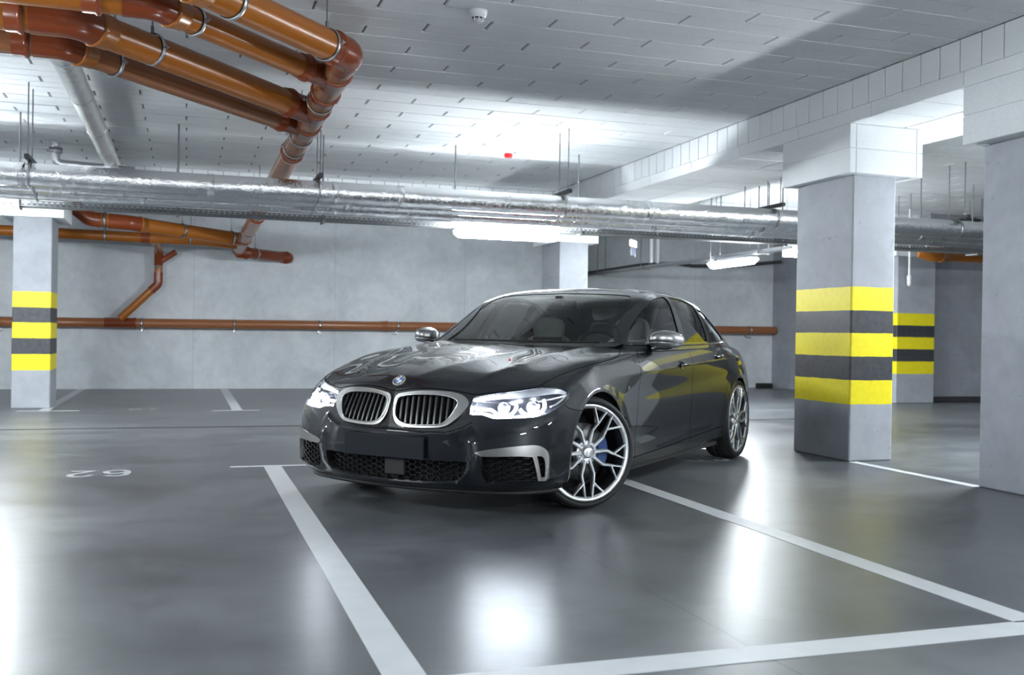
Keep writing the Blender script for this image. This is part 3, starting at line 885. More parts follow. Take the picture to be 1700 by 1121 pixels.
def build_front_details(car, loops):
    # ---- central intake
    c = loops['center']
    P = BODY.pos(c[:, 0], c[:, 1])
    full = np.concatenate([P, (P*[1, -1, 1])[::-1]])
    g = MB()
    vs = [cv(p) for p in full]+[cv(p+np.array([.07, 0, 0])) for p in full]
    n = len(full)
    g.add(vs, [(i, (i+1) % n, n+(i+1) % n, n+i) for i in range(n)], True)
    vs = [cv(p+np.array([.07, 0, 0])) for p in full]+[cv((.10, 0, .26))]
    g.add(vs, [(i, (i+1) % n, n) for i in range(n)])
    ci = g.build('lower_grille', MC['liner'], car)
    m = MB(); hex_mesh(m, full[:, 1:], .050, .032, .0022); m.build('honeycomb_mesh', MC['mesh'], ci)
    # radar sensor below the plate
    r = MB(); r.box(CARX0-.06, CARX0-.024, -.040, .100, .222, .325, .008); r.build('radar_sensor', MC['black'], ci)
    # lower lip bead
    A = BODY.pos(c[:, 0], c[:, 1])+BODY.nrm(c[:, 0], c[:, 1])*.002
    # ---- side intakes
    for sgn in (1, -1):
        lp = loops['fog']
        P = BODY.pos(lp[:, 0], lp[:, 1]); P[:, 1] *= sgn
        N = BODY.nrm(lp[:, 0], lp[:, 1]); N[:, 1] *= sgn
        g = MB(); n = len(P)
        Q = P-N*.05+np.array([.02, 0, 0])
        g.add([cv(p) for p in P]+[cv(p) for p in Q], [(i, (i+1) % n, n+(i+1) % n, n+i) for i in range(n)], True)
        cc = Q.mean(0)
        g.add([cv(p) for p in Q]+[cv(cc)], [(i, (i+1) % n, n) for i in range(n)])
        fi = g.build('side_air_intake', MC['liner'], car)
        pl = BODY.pos(lp[:, 0], lp[:, 1])[:, 1:]
        m = MB(); hex_mesh(m, pl[pl[:, 0] < .9], .050, .028, .0022)
        if sgn < 0: m.v = [(a, -b, c_) for a, b, c_ in m.v]
        m.build('honeycomb_mesh', MC['mesh'], fi)
    # ---- blanked number plate
    p = MB()
    ctr = Vector(cv((-.018, -.018, .390)))
    p.obox(ctr, ((1, 0, 0.02), (0, 1, 0), (-.02, 0, 1)), (.006, .277, .064), .004)
    p.build('number_plate', MC['plate'], car)
    # ---- emblem
    e = front_pt([0.0], [.762])[0]
    uv = BODY.inv(TO, [(.105, .0)], lambda P, N: (N[:, 2] > .2) & (P[:, 2] > .7))
    e = BODY.pos(uv[:, 0], uv[:, 1])[0]; nn = BODY.nrm(uv[:, 0]+.02, uv[:, 1])[0]
    nn = np.array([-.62, 0, .78])
    M = axis_matrix(Vector(cv(e))+Vector((.62, 0, .78))*.001, (.62, 0, .78))
    R = .041
    b = MB(); b.lathe([(R*.80, .004), (R*.82, .007), (R*.97, .007), (R, .003), (R, -.006)], M, 40)
    em = b.build('emblem', MC['chrome'], car)
    b = MB(); b.lathe([(0.0001, .0035), (R*.86, .0045)], M, 40); b.build('emblem_ring', MC['gloss_black'], em)
    def quad(a0):
        pts = [(0, 0)]+[(R*.56*math.cos(a0+i*PI/2/10), R*.56*math.sin(a0+i*PI/2/10)) for i in range(11)]
        return pts
    for i, mt in enumerate(('emblem_blue', 'white', 'emblem_blue', 'white')):
        b = MB(); b.prism(quad(i*PI/2), .004, .0062, M); b.build('emblem_quarter', MC[mt], em)
    b = MB(); b.lathe([(R*.56, .0065), (R*.60, .0065), (R*.60, .004)], M, 40); b.build('emblem_inner_ring', MC['chrome'], em)
    # ring letters
    def letters(strokes, ang, size):
        for (x0, y0, x1, y1) in strokes:
            def tr(x, y):
                r = R*.73+(y-.5)*size; a = ang-(x-.35)*size/(R*.73)
                return M @ Vector((r*math.cos(a), r*math.sin(a), .0062))
            a, c_ = tr(x0, y0), tr(x1, y1)
            b.tube([a, c_], .0007, 5)
    b = MB()
    # letters across the upper half of the ring: B, M, W ("up" of the badge is local direction away from the nose)
    up = M.to_3x3().inverted() @ Vector((-.78, 0, .62)); a_up = math.atan2(up.y, up.x)
    right = M.to_3x3().inverted() @ Vector((0, 1, 0))
    sg = 1
    Bs = [(0, 0, 0, 1), (0, 1, .5, .95), (.5, .95, .5, .55), (.5, .55, 0, .5), (.5, .55, .6, .3), (.6, .3, .5, .03), (.5, .03, 0, 0)]
    Ms = [(0, 0, 0, 1), (0, 1, .35, .3), (.35, .3, .7, 1), (.7, 1, .7, 0)]
    Ws = [(0, 1, .2, 0), (.2, 0, .4, .7), (.4, .7, .6, 0), (.6, 0, .8, 1)]
    letters(Bs, a_up+.85, .011); letters(Ms, a_up, .011); letters(Ws, a_up-.85, .011)
    b.build('emblem_lettering', MC['white'], em)

def build_headlights(car, loops, lenses):
    for h, lens in enumerate(lenses):
        sgn = 1 if h == 0 else -1
        def S(pts, d):
            uv = inv3(BODY, pts)
            P = BODY.pos(uv[:, 0], uv[:, 1]); N = BODY.nrm(uv[:, 0], uv[:, 1])
            Q = P-N*d
            Q[:, 1] *= sgn
            return Q
        lp = loops['head']
        # housing bowl
        P = BODY.pos(lp[:, 0], lp[:, 1]); N = BODY.nrm(lp[:, 0], lp[:, 1])
        c = P.mean(0)
        A = P-N*.004; B = c+(P-c)*.97-N*.045+np.array([.02, 0, 0])
        for q in (A, B): q[:, 1] *= sgn
        n = len(P)
        cc = B.mean(0)+np.array([.02, 0, 0])
        g = MB(); g.add([cv(p) for p in A]+[cv(p) for p in B]+[cv(cc)], [(i, (i+1) % n, n+(i+1) % n, n+i) for i in range(n)]+[(n+i, n+(i+1) % n, 2*n) for i in range(n)], True)
        g.build('lamp_housing', MC['lamp_dark'], lens)
        # brow: pale reflector band along the top
        top = spline3([(.144,.482,.676),(.203,.577,.694),(.28,.689,.711),(.362,.766,.727),(.409,.806,.731),(.48,.855,.724),(.512,.882,.708)], 5, False)
        low = spline3([(.141,.484,.662),(.19,.585,.677),(.256,.702,.689),(.323,.777,.700),(.38,.82,.706),(.46,.862,.708),(.505,.886,.702)], 5, False)
        a, b_ = S(top, .008), S(low, .022)
        k = len(a)
        g = MB(); g.add([cv(p) for p in a]+[cv(p) for p in b_], [(i, i+1, k+i+1, k+i) for i in range(k-1)], True)
        g.build('brow_reflector', MC['reflector'], lens)
        # light guides
        d1 = spline3([(.127,.488,.636),(.131,.507,.626),(.143,.547,.626),(.154,.58,.625),(.156,.61,.610),(.16,.64,.598),(.17,.667,.594),(.183,.691,.600),(.201,.707,.619),(.222,.712,.645),(.232,.697,.668)], 5, False)
        d2 = spline3([(.223,.735,.632),(.222,.756,.612),(.233,.781,.601),(.251,.805,.599),(.274,.827,.604),(.303,.842,.62),(.333,.845,.648),(.35,.826,.682)], 5, False)
        g = MB()
        for d, r in ((d1, .0085), (d2, .0095)):
            g.tube([cv(p) for p in S(d, .030)], r, 10)
        g.build('light_guide', MC['drl'], lens)
        # bright lower gutter between the guides and the lamp's lower edge
        top = spline3([(.13,.49,.606),(.14,.56,.606),(.15,.60,.598),(.165,.65,.590),(.19,.70,.592),(.23,.75,.594),(.27,.80,.592),(.31,.84,.606)], 4, False)
        low = spline3([(.105,.49,.589),(.124,.547,.589),(.137,.604,.572),(.155,.66,.572),(.178,.71,.576),(.205,.76,.579),(.25,.805,.583),(.31,.853,.60)], 4, False)
        a, b_ = S(top, .034), S(low, .012); k = len(a)
        g = MB(); g.add([cv(p) for p in a]+[cv(p) for p in b_], [(i, i+1, k+i+1, k+i) for i in range(k-1)], True)
        g.build('lit_reflector', MC['beam'], lens)
        # projectors
        for q in ((.194, .648, .646), (.285, .795, .652)):
            p = Vector(cv(S(np.array([q]), .05)[0]))
            M = axis_matrix(p, (1, .12*sgn, 0))
            g = MB(); g.lathe([(.034, -.03), (.036, .014), (.033, .018), (.030, .010)], M, 28); pr = g.build('projector_bezel', MC['bezel'], lens)
            g = MB(); g.lathe([(.0300, .008), (.026, .016), (.016, .022), (.0001, .024)], M, 28); g.build('projector_lens', MC['lens_ball'], lens)
        # amber-free side reflector fin
        fin = spline3([(.36,.852,.63),(.40,.872,.645),(.46,.886,.672),(.50,.893,.695)], 4, False)
        g = MB(); g.tube([cv(p) for p in S(fin, .012)], .005, 8); g.build('side_reflector', MC['reflector'], lens)

def build_greenhouse(car):
    G = GREEN; G.grid(260, 120)
    ms = lambda P, N: (N[:, 1] > .3) & (P[:, 0] < 4.0)
    mw = lambda P, N: (N[:, 0] < .05) & (P[:, 0] < 2.5)
    mb_ = lambda P, N: (N[:, 0] > .15) & (P[:, 0] > 3.3)
    loops = {}
    for k, p in (('gf', GLASS_F), ('gr', GLASS_R), ('gq', GLASS_Q), ('trim', TRIM)):
        loops[k] = G.inv(SI, smooth_loop(p, 6), ms)
    w = smooth_loop(WIND, 5, closed=False); uv = G.inv(FR, w, mw); uv[0, 0] = uv[-1, 0] = 0; loops['wind'] = uv
    w2 = np.array(WIND)*[1, 1]; c = np.array([0, 1.17])
    wi = (np.array([(p[0]*.955, 1.17+(p[1]-1.17)*.90) for p in WIND]))
    wi = smooth_loop([tuple(p) for p in wi], 5, closed=False); uv = G.inv(FR, wi, mw); uv[0, 0] = uv[-1, 0] = 0; loops['wind_in'] = uv
    w = smooth_loop(BACKL, 5, closed=False); uv = G.inv(FR, w, mb_); uv[0, 0] = uv[-1, 0] = G.nu-1; loops['back'] = uv
    uv, tri = cut_surface(G, list(loops.values()), .05, .05)
    cen = uv[tri].mean(1)
    ins = {k: in_poly(cen, l) for k, l in loops.items()}
    P = G.pos(uv[:, 0], uv[:, 1]); N = G.nrm(uv[:, 0], uv[:, 1])
    roof = ~(ins['trim'] | ins['wind'] | ins['back'])
    shell_obj('roof_and_pillars', P, N, tri[roof], MC['paint'], car, 2, 0, .02)
    t = ins['trim'] & ~(ins['gf'] | ins['gr'] | ins['gq'])
    for h in (0, 1):
        shell_obj('window_surround', P, N, tri[t], MC['gloss_black'], car, h, .003, .025)
        shell_obj('front_side_window', P, N, tri[ins['gf']], MC['side_glass'], car, h, -.004, 0)
        shell_obj('rear_side_window', P, N, tri[ins['gr']], MC['dark_glass'], car, h, -.004, 0)
        shell_obj('quarter_window', P, N, tri[ins['gq']], MC['dark_glass'], car, h, -.004, 0)
    ws = shell_obj('windscreen', P, N, tri[ins['wind']], MC['windshield'], car, 2, -.004, 0)
    shell_obj('windscreen_border', P, N, tri[ins['wind'] & ~ins['wind_in']], MC['black'], ws, 2, -.008, 0)
    shell_obj('rear_window', P, N, tri[ins['back']], MC['dark_glass'], car, 2, -.004, 0)
    # inner headliner
    rt = roof.copy()
    shell_obj('headliner', P, N, tri[roof], MC['dash'], car, 2, -.024, 0)
    # bright weather strip along the belt
    b = G.inv(SI, smooth_loop([(1.70,.975),(2.0,.972),(2.5,.975),(3.0,.982),(3.4,.988),(3.69,.995)], 5, closed=False), ms)
    for h in (1, -1):
        A = G.pos(b[:, 0], b[:, 1])+G.nrm(b[:, 0], b[:, 1])*.004; A[:, 1] *= h
        m = MB(); m.tube([cv(p) for p in A], .006, 8); m.build('belt_moulding', MC['gloss_black'], car)

def ellipsoid(mb, c, r, n=20, m=12, pw=2.4):
    """superellipsoid cushion"""
    vs = []
    def sp(x): return math.copysign(abs(x)**(2/pw), x)
    for i in range(m+1):
        t = -PI/2+PI*i/m
        for j in range(n):
            a = 2*PI*j/n
            vs.append((c[0]+r[0]*sp(math.cos(t))*sp(math.cos(a)), c[1]+r[1]*sp(math.cos(t))*sp(math.sin(a)), c[2]+r[2]*sp(math.sin(t))))
    fs = [(i*n+j, i*n+(j+1) % n, (i+1)*n+(j+1) % n, (i+1)*n+j) for i in range(m) for j in range(n)]
    return mb.add(vs, fs, True)

def build_interior(car):
    X = lambda x: CARX0-x
    for sgn in (1, -1):
        y = .37*sgn
        s = MB(); ellipsoid(s, (X(2.35), y, .47), (.27, .25, .10), pw=3.5)
        seat = s.build('front_seat', MC['leather'], car)
        s = MB()
        ellipsoid(s, (0, 0, 0), (.075, .25, .32), pw=3.2)
        a = math.radians(-20)
        s.v = [(X(2.68)+p[0]*math.cos(a)+p[2]*math.sin(a), y+p[1], .74-p[0]*math.sin(a)+p[2]*math.cos(a)) for p in s.v]
        s.build('seat_backrest', MC['leather'], seat)
        s = MB(); ellipsoid(s, (X(2.76), y, 1.085), (.06, .14, .10), pw=2.8)
        s.build('headrest', MC['leather'], seat)
    s = MB()
    ellipsoid(s, (X(3.50), 0, .50), (.26, .62, .10), pw=4)
    rs = s.build('rear_bench', MC['leather'], car)
    s = MB(); ellipsoid(s, (X(3.78), 0, .82), (.09, .60, .28), pw=4); s.build('bench_backrest', MC['leather'], rs)
    for y in (.36, -.36):
        s = MB(); ellipsoid(s, (X(3.84), y, 1.09), (.05, .12, .07), pw=3); s.build('headrest', MC['leather'], rs)
    # floor and dashboard
    s = MB(); s.box(X(4.0), X(1.5), -.80, .80, .20, .24)
    s.build('cabin_floor', MC['liner'], car)
    d = MB()
    pr = [(1.52, .90), (1.62, .955), (1.80, .975), (1.98, .965), (2.03, .93), (2.02, .80), (1.98, .62), (1.75, .55)]
    n = len(pr); vs = []
    ys = [-.80, -.6, -.3, 0, .3, .6, .80]
    for y in ys:
        for (x, z) in pr:
            hump = .022*math.exp(-((y-.37)/.17)**2) if z > .94 else 0
            vs.append((X(x), y, z+hump-(.02 if abs(y) > .7 else 0)))
    d.add(vs, [(i*n+j, i*n+(j+1) % n, (i+1)*n+(j+1) % n, (i+1)*n+j) for i in range(len(ys)-1) for j in range(n)], True)
    dash = d.build('dashboard', MC['dash'], car)
    s = MB(); s.box(X(2.02), X(1.99), -.12, .12, .93, 1.02, .006); s.build('centre_display', MC['gloss_black'], dash)
    c = Vector((X(2.16), .37, .90)); M = axis_matrix(c, (-.9, 0, .42))
    s = MB(); s.tube([M @ Vector((.185*math.cos(t*2*PI/40), .185*math.sin(t*2*PI/40), 0)) for t in range(40)], .014, 10, closed=True)
    st = s.build('steering_wheel', MC['dash'], car)
    s = MB(); s.lathe([(.0001, .02), (.06, .02), (.075, 0), (.06, -.03)], M, 24)
    for a in (0, PI, PI/2*3):
        s.obox(M @ Vector((.12*math.cos(a), .12*math.sin(a), 0)), (M.to_3x3() @ Vector((math.cos(a), math.sin(a), 0)), M.to_3x3() @ Vector((-math.sin(a), math.cos(a), 0)), M.to_3x3() @ Vector((0, 0, 1))), (.07, .018, .008))
    s.build('steering_hub', MC['dash'], st)
    s = MB(); s.box(X(2.27), X(2.24), -.125, .125, 1.235, 1.30, .012)
    rm = s.build('rear_view_mirror', MC['dash'], car)
    s = MB(); s.box(X(2.23), X(2.17), -.03, .03, 1.26, 1.335, .01); s.build('mirror_mount', MC['dash'], rm)
    # rear bulkhead shelf
    s = MB(); s.box(X(4.2), X(3.85), -.66, .66, .96, .985); s.build('parcel_shelf', MC['dash'], car)

def build_wheel_proto():
    """left-hand wheel in its own frame: axle along +Y (outward), built at the origin"""
    R = WR; rr = .288
    M = Matrix.Rotation(-PI/2, 4, 'X')           # local Z -> +Y
    # barrel + rim lip
    b = MB()
    b.lathe([(.262, -.20), (.270, -.195), (.268, -.17), (.245, -.14), (.240, -.03), (.252, .0), (.262, .018)], M, 96)
    barrel = b
    b = MB()
    prof = [(.262, .014), (.264, .021), (.276, .030), (.289, .034), (.291, .030), (.2915, .020), (.285, .012)]
    b.lathe(prof, M, 96)
    barrel_faces = len(b.f)
    wheel = b.build('wheel', MC['rim'], None)
    barrel.build('barrel', MC['rim_dark'], wheel)
    # spokes
    s = MB()
    def bar(p0, p1, w0, w1, h0, h1, t0, t1):
        """tapered ridge bar between polar points; h = outward height of the crest"""
        a = Vector((p0[0]*math.cos(p0[1]), p0[0]*math.sin(p0[1]))); c = Vector((p1[0]*math.cos(p1[1]), p1[0]*math.sin(p1[1])))
        d = (c-a).normalized(); nn = Vector((-d.y, d.x))
        vs = []
        for q, w, h, t in ((a, w0, h0, t0), (c, w1, h1, t1)):
            for k, hh in ((-1, h-t), (-1, h-.006), (-.45, h), (.45, h), (1, h-.006), (1, h-t)):
                v = q+nn*w*k
                vs.append(M @ Vector((v.x, v.y, hh)))
        n = 6
        fs = [(j, (j+1) % n, n+(j+1) % n, n+j) for j in range(n)]+[tuple(range(n))[::-1], tuple(range(n, 2*n))]
        s.add(vs, fs)
    D = math.radians
    for k in range(5):
        ph = D(33.5)+k*D(72); base = math.atan2(-math.cos(ph), -math.sin(ph))
        for sg in (1, -1):
            h0 = (.046, base+sg*D(18)); k1 = (.137, base+sg*D(18.5)); f1 = (.186, base+sg*D(11))
            bar(h0, k1, .0125, .0095, .026, .027, .040, .036)
            bar(k1, f1, .0095, .0085, .027, .031, .036, .034)
            bar(f1, (.273, base+sg*D(5)), .0078, .0060, .031, .031, .034, .022)
            bar(f1, (.273, base+sg*D(24)), .0078, .0060, .031, .031, .034, .022)
    s.lathe([(.0001, .008), (.045, .010), (.068, .016), (.075, .006), (.078, -.03)], M, 40)
    s.build('spokes', MC['rim'], wheel)
    b = MB(); b.lathe([(.034, .024), (.033, .030), (.026, .033), (.0001, .034)], M, 32)
    b.build('centre_cap', MC['rim'], wheel)
    for k in range(5):
        ph = D(33.5)+k*D(72); a = math.atan2(-math.cos(ph), -math.sin(ph))
        b = MB()
        c = M @ Vector((.056*math.cos(a), .056*math.sin(a), 0))
        b.lathe([(.012, .012), (.012, .022), (.008, .024), (.006, .018), (.0001, .018)], Matrix.Translation(c) @ M, 6, smooth=False)
        b.build('lug_bolt', MC['chrome'], wheel)
    b = MB()
    b.lathe([(.2915, .022), (.297, .030), (.306, .036), (.318, .034), (.328, .022), (.334, .006), (R, -.01), (R+.001, -.055), (R+.001, -.06), (R-.006, -.061), (R-.006, -.069), (R+.001, -.07), (R+.001, -.09), (R-.006, -.092), (R-.006, -.10), (R+.001, -.102), (R, -.15), (.334, -.17), (.322, -.19), (.300, -.195), (.27, -.195)], M, 120)
    b.build('tyre', MC['rubber'], wheel)
    b = MB(); b.lathe([(.08, -.055), (.172, -.055), (.174, -.058), (.174, -.082), (.172, -.085), (.08, -.085)], M, 64)
    b.lathe([(.08, -.03), (.085, -.055)], M, 40)
    b.build('brake_disc', MC['disc'], wheel)
    b = MB(); b.lathe([(.242, -.19), (.06, -.17), (.0001, -.17)], M, 48); b.build('wheel_backing', MC['rim_dark'], wheel)
    b = MB()
    # caliper: a block hugging the rear upper quadrant of the disc
    n = 10; vs = []
    for i in range(n+1):
        a = D(152)+D(58)*i/n
        for r_, h_ in ((.100, -.045), (.112, -.028), (.170, -.024), (.182, -.036), (.182, -.105), (.100, -.105)):
            vs.append(M @ Vector((r_*math.cos(a), r_*math.sin(a), h_)))
    m = 6
    b.add(vs, [(i*m+j, i*m+(j+1) % m, (i+1)*m+(j+1) % m, (i+1)*m+j) for i in range(n) for j in range(m)]+[tuple(range(m))[::-1], tuple(range(n*m, n*m+m))])
    b.build('brake_caliper', MC['blue'], wheel)
    return wheel

def build_wheels(car):
    w = build_wheel_proto()
    spots = [(AXF, .90, 'fl'), (AXR, .905, 'rl'), (AXF, -.90, 'fr'), (AXR, -.905, 'rr')]
    steer = math.radians(-33)
    for i, (x, y, k) in enumerate(spots):
        o = w if i == 0 else copy_tree(w)
        o.parent = car
        z = WR
        rz = 0 if y > 0 else PI
        if k in ('fl', 'fr'):
            kp = Vector((CARX0-x, math.copysign(.78, y), z))
            off = Matrix.Rotation(steer, 3, 'Z') @ Vector((0, y-kp.y, 0))
            o.location = kp+off
            o.rotation_euler = (0, 0, steer+rz)
        else:
            o.location = (CARX0-x, y, z)
            o.rotation_euler = (0, math.radians(20), rz)
    # wheel housings (inner arches)
    for x, az in ((AXF, ARCH_ZF), (AXR, ARCH_ZR)):
        for sgn in (1, -1):
            b = MB(); n = 40; vs = []
            R = ARCH_R+.012
            for i in range(n+1):
                a = -.35+(PI+.7)*i/n
                for y in (.915, .55):
                    vs.append((CARX0-(x+R*math.cos(a)), sgn*y, az+R*math.sin(a)))
            b.add(vs, [(2*i, 2*i+1, 2*i+3, 2*i+2) for i in range(n)], True)
            vs2 = [(CARX0-(x+R*math.cos(-.35+(PI+.7)*i/n)), sgn*.55, az+R*math.sin(-.35+(PI+.7)*i/n)) for i in range(n+1)]
            b.add(vs2, [tuple(range(n+1))])
            b.build('wheel_arch_liner', MC['liner'], car, recalc=False)

def build_mirrors(car):
    for sgn in (1, -1):
        # lofted shell: sections along y from the root to the tip
        secs = [(.893, 1.84, 1.008, .03, .030), (.900, 1.845, 1.010, .075, .046), (.93, 1.85, 1.016, .098, .056), (.98, 1.865, 1.020, .108, .062), (1.03, 1.89, 1.016, .100, .055), (1.062, 1.91, 1.010, .078, .044), (1.075, 1.93, 1.006, .05, .030), (1.080, 1.94, 1.004, .015, .012)]
        def shell(zlo, zhi, nm, mt, par, grow=0):
            b = MB(); vs = []; n = 24
            ring = []
            for (y, x, z, rx, rz) in secs:
                row = []
                for j in range(n):
                    a = 2*PI*j/n
                    px = -math.copysign(abs(math.cos(a))**.8, math.cos(a))*rx*(1.3 if math.cos(a) > 0 else .72)
                    pz = math.copysign(abs(math.sin(a))**.6, math.sin(a))*rz
                    row.append((px, pz))
                ring.append(row)
                for px, pz in row:
                    q = min(max(pz, zlo), zhi)
                    vs.append((CARX0-(x+px*(1+grow)), sgn*y, z+q*(1+grow)))
            k = len(secs)
            b.add(vs, [(i*n+j, i*n+(j+1) % n, (i+1)*n+(j+1) % n, (i+1)*n+j) for i in range(k-1) for j in range(n)], True)
            b.add(vs[:n], [tuple(range(n))]); b.add(vs[-n:], [tuple(range(n))])
            return b.build(nm, mt, par)
        m = shell(-.012, 1, 'wing_mirror', MC['mirror_cap'], car)
        shell(-.10, -.017, 'mirror_lower_shell', MC['mirror_cap'], m, .0)
        shell(-.018, -.011, 'indicator_strip', MC['gloss_black'], m, -.06)
        b = MB()
        b.tube([(CARX0-1.83, sgn*.885, .955), (CARX0-1.85, sgn*.93, .965), (CARX0-1.87, sgn*.99, .968), (CARX0-1.88, sgn*1.02, .972)], [.026, .022, .024, .018], 12)
        b.build('mirror_arm', MC['gloss_black'], m)
        b = MB(); b.obox((CARX0-1.955, sgn*.99, 1.01), ((1, 0, 0), (0, 1, 0), (0, 0, 1)), (.003, .062, .045), .002); b.build('mirror_glass', MC['chrome'], m)

def build_handles(car):
    for x, z in ((2.33, .832), (3.20, .880)):
        for sgn in (1, -1):
            b = MB(); pts = []
            for t in np.linspace(0, 1, 9):
                px = x-.085+.19*t
                uv = BODY.inv(SI, [(px, z+.006*t)], lambda P, N: (N[:, 1] > .5))
                p = BODY.pos(uv[:, 0], uv[:, 1])[0]
                pts.append(cv((px, sgn*(p[1]+.012+.016*math.sin(PI*t)), z+.006*t)))
            b.tube(pts, [.007, .010, .012, .0125, .0125, .0125, .012, .010, .007], 12)
            b.build('door_handle', MC['paint'], car)
            c = pts[3]
            b = MB(); M = axis_matrix((c[0]+.012, c[1]-sgn*.030, c[2]), (0, sgn, 0)); b.lathe([(.034, .010), (.030, .0085), (.0001, .008)], M, 28)
            b.build('handle_recess', MC['gloss_black'], car)

def build_misc(car):
    # front lip and underbody
    lip = spline3([(.085,0,.150),(.10,.25,.150),(.145,.46,.150),(.22,.68,.150),(.33,.81,.155),(.42,.87,.16)], 6, False)
    full = np.concatenate([(lip*[1, -1, 1])[::-1], lip[1:]])
    b = MB(); b.tube([cv(p) for p in full], .014, 8); b.build('front_lip', MC['black'], car)
    b = MB(); b.box(CARX0-4.7, CARX0-.30, -.70, .70, .155, .19); b.build('undertray', MC['liner'], car)
    b = MB(); b.box(CARX0-3.40, CARX0-1.28, -.87, .87, .15, .20); b.build('floor_pan', MC['liner'], car)
    # side skirt fin ahead of the rear wheel / fender vent
    for sgn in (1, -1):
        ins = spline3([(1.262,.945,.52,1),(1.30,.94,.52,1),(1.40,.92,.36,1),(1.43,.915,.25,1),(1.385,.915,.25,1),(1.33,.93,.38)], 3)
        uv = inv3(BODY, ins); P = BODY.pos(uv[:, 0], uv[:, 1]); N = BODY.nrm(uv[:, 0], uv[:, 1])
        A = P+N*.004; A[:, 1] *= sgn
        B = P-N*.004; B[:, 1] *= sgn
        n = len(A)
        b = MB(); b.add([cv(p) for p in A]+[cv(p) for p in B], [tuple(range(n))]+[(i, (i+1) % n, n+(i+1) % n, n+i) for i in range(n)])
        b.build('fender_vent', MC['gloss_black'], car)
        # small M badge plate: three slanted stripes and a letter
        uv = BODY.inv(SI, [(1.30, .70)], lambda P, N: N[:, 1] > .5); p = BODY.pos(uv[:, 0], uv[:, 1])[0]
        b = MB()
        def bar(x0, z0, x1, z1, w=.003):
            a = Vector(cv((x0, sgn*(p[1]+.003), z0))); c = Vector(cv((x1, sgn*(p[1]+.003), z1)))
            b.tube([a, c], w, 5)
        x0 = 1.30; s = -1
        bar(x0, .692, x0, .712); bar(x0, .712, x0+.010, .700); bar(x0+.010, .700, x0+.020, .712); bar(x0+.020, .712, x0+.020, .692)
        b.build('fender_badge', MC['chrome'], car)
        # wheel arch black lip
    # windscreen wipers
    for y0, y1, x0, x1 in ((-.55, .10, 1.585, 1.50), (.02, .62, 1.505, 1.575)):
        pts = []
        for t in np.linspace(0, 1, 8):
            y = y0+(y1-y0)*t
            pts.append(cv((x0+(x1-x0)*t-.01+.0, y, .992)))
        b = MB(); b.tube(pts, .007, 8); b.build('wiper', MC['black'], car)
    # shark fin
    b = MB(); X = CARX0-3.30
    b.add([(X+.10, 0, 1.395), (X-.07, .022, 1.388), (X-.07, -.022, 1.388), (X-.065, 0, 1.45), (X-.03, 0, 1.447)], [(0, 1, 2), (0, 3, 1), (0, 2, 4), (0, 4, 3), (1, 3, 2), (2, 3, 4)])
    b.build('roof_antenna', MC['paint'], car)
    # cowl panel between bonnet and windscreen
    cw = []
    for y in np.linspace(-.74, .74, 15):
        xa = 1.50+.10*abs(y)**2.2; cw.append((xa, y))
    b = MB(); vs = [cv((x-.03, y, .962)) for x, y in cw]+[cv((x+.10+.05*abs(y), y, .985)) for x, y in cw]
    n = len(cw); b.add(vs, [(i, i+1, n+i+1, n+i) for i in range(n-1)], True); b.build('cowl_panel', MC['black'], car)

def build_car():
    car_mats()
    MC['lens_ball'] = mat('projector_glass', (.35, .40, .52), .05, .6, .8, 1.0)
    OXc, OYc, TH = 1.1024, 5.615, .8199
    b = (math.sin(TH), math.cos(TH))
    car = thing('car', 'dark grey four-door saloon car with lit headlights and blanked number plate', 'car',
                (OXc+CARX0*b[0], OYc+CARX0*b[1], 0), math.atan2(-b[1], -b[0]))
    loops, lenses, P, N, tri = build_body(car)
    build_front_details(car, loops)
    build_headlights(car, loops, lenses)
    build_greenhouse(car)
    build_interior(car)
    build_wheels(car)
    build_mirrors(car)
    build_handles(car)
    build_misc(car)
    return car
# ================================================================== THE GARAGE
ME = {}
ZC = 3.18            # ceiling boards
ZB = 2.83            # beam soffits

def node_noise(nt, vec, scale, detail=5, rough=.55, dist=0):
    n = nt.nodes.new('ShaderNodeTexNoise')
    n.inputs['Scale'].default_value = scale; n.inputs['Detail'].default_value = detail
    n.inputs['Roughness'].default_value = rough; n.inputs['Distortion'].default_value = dist
    nt.links.new(vec, n.inputs['Vector'])
    return n.outputs['Fac']

def ramp(nt, fac, stops):
    r = nt.nodes.new('ShaderNodeValToRGB')
    while len(r.color_ramp.elements) < len(stops): r.color_ramp.elements.new(.5)
    for e, (p, c) in zip(r.color_ramp.elements, stops):
        e.position = p; e.color = (c[0], c[1], c[2], 1) if len(c) > 1 else (c[0], c[0], c[0], 1)
    nt.links.new(fac, r.inputs[0])
    return r.outputs[0]

def mixc(nt, fac, a, b, mode='MIX'):
    m = nt.nodes.new('ShaderNodeMix'); m.data_type = 'RGBA'; m.blend_type = mode
    if isinstance(fac, (int, float)): m.inputs[0].default_value = fac
    else: nt.links.new(fac, m.inputs[0])
    for i, q in ((6, a), (7, b)):
        if isinstance(q, tuple): m.inputs[i].default_value = (q[0], q[1], q[2], 1)
        else: nt.links.new(q, m.inputs[i])
    return m.outputs[2]

def mth(nt, op, a, b=None, clamp=False):
    m = nt.nodes.new('ShaderNodeMath'); m.operation = op; m.use_clamp = clamp
    for i, q in enumerate((a, b)):
        if q is None: continue
        if isinstance(q, (int, float)): m.inputs[i].default_value = q
        else: nt.links.new(q, m.inputs[i])
    return m.outputs[0]

def sep(nt, vec):
    s = nt.nodes.new('ShaderNodeSeparateXYZ'); nt.links.new(vec, s.inputs[0]); return s.outputs

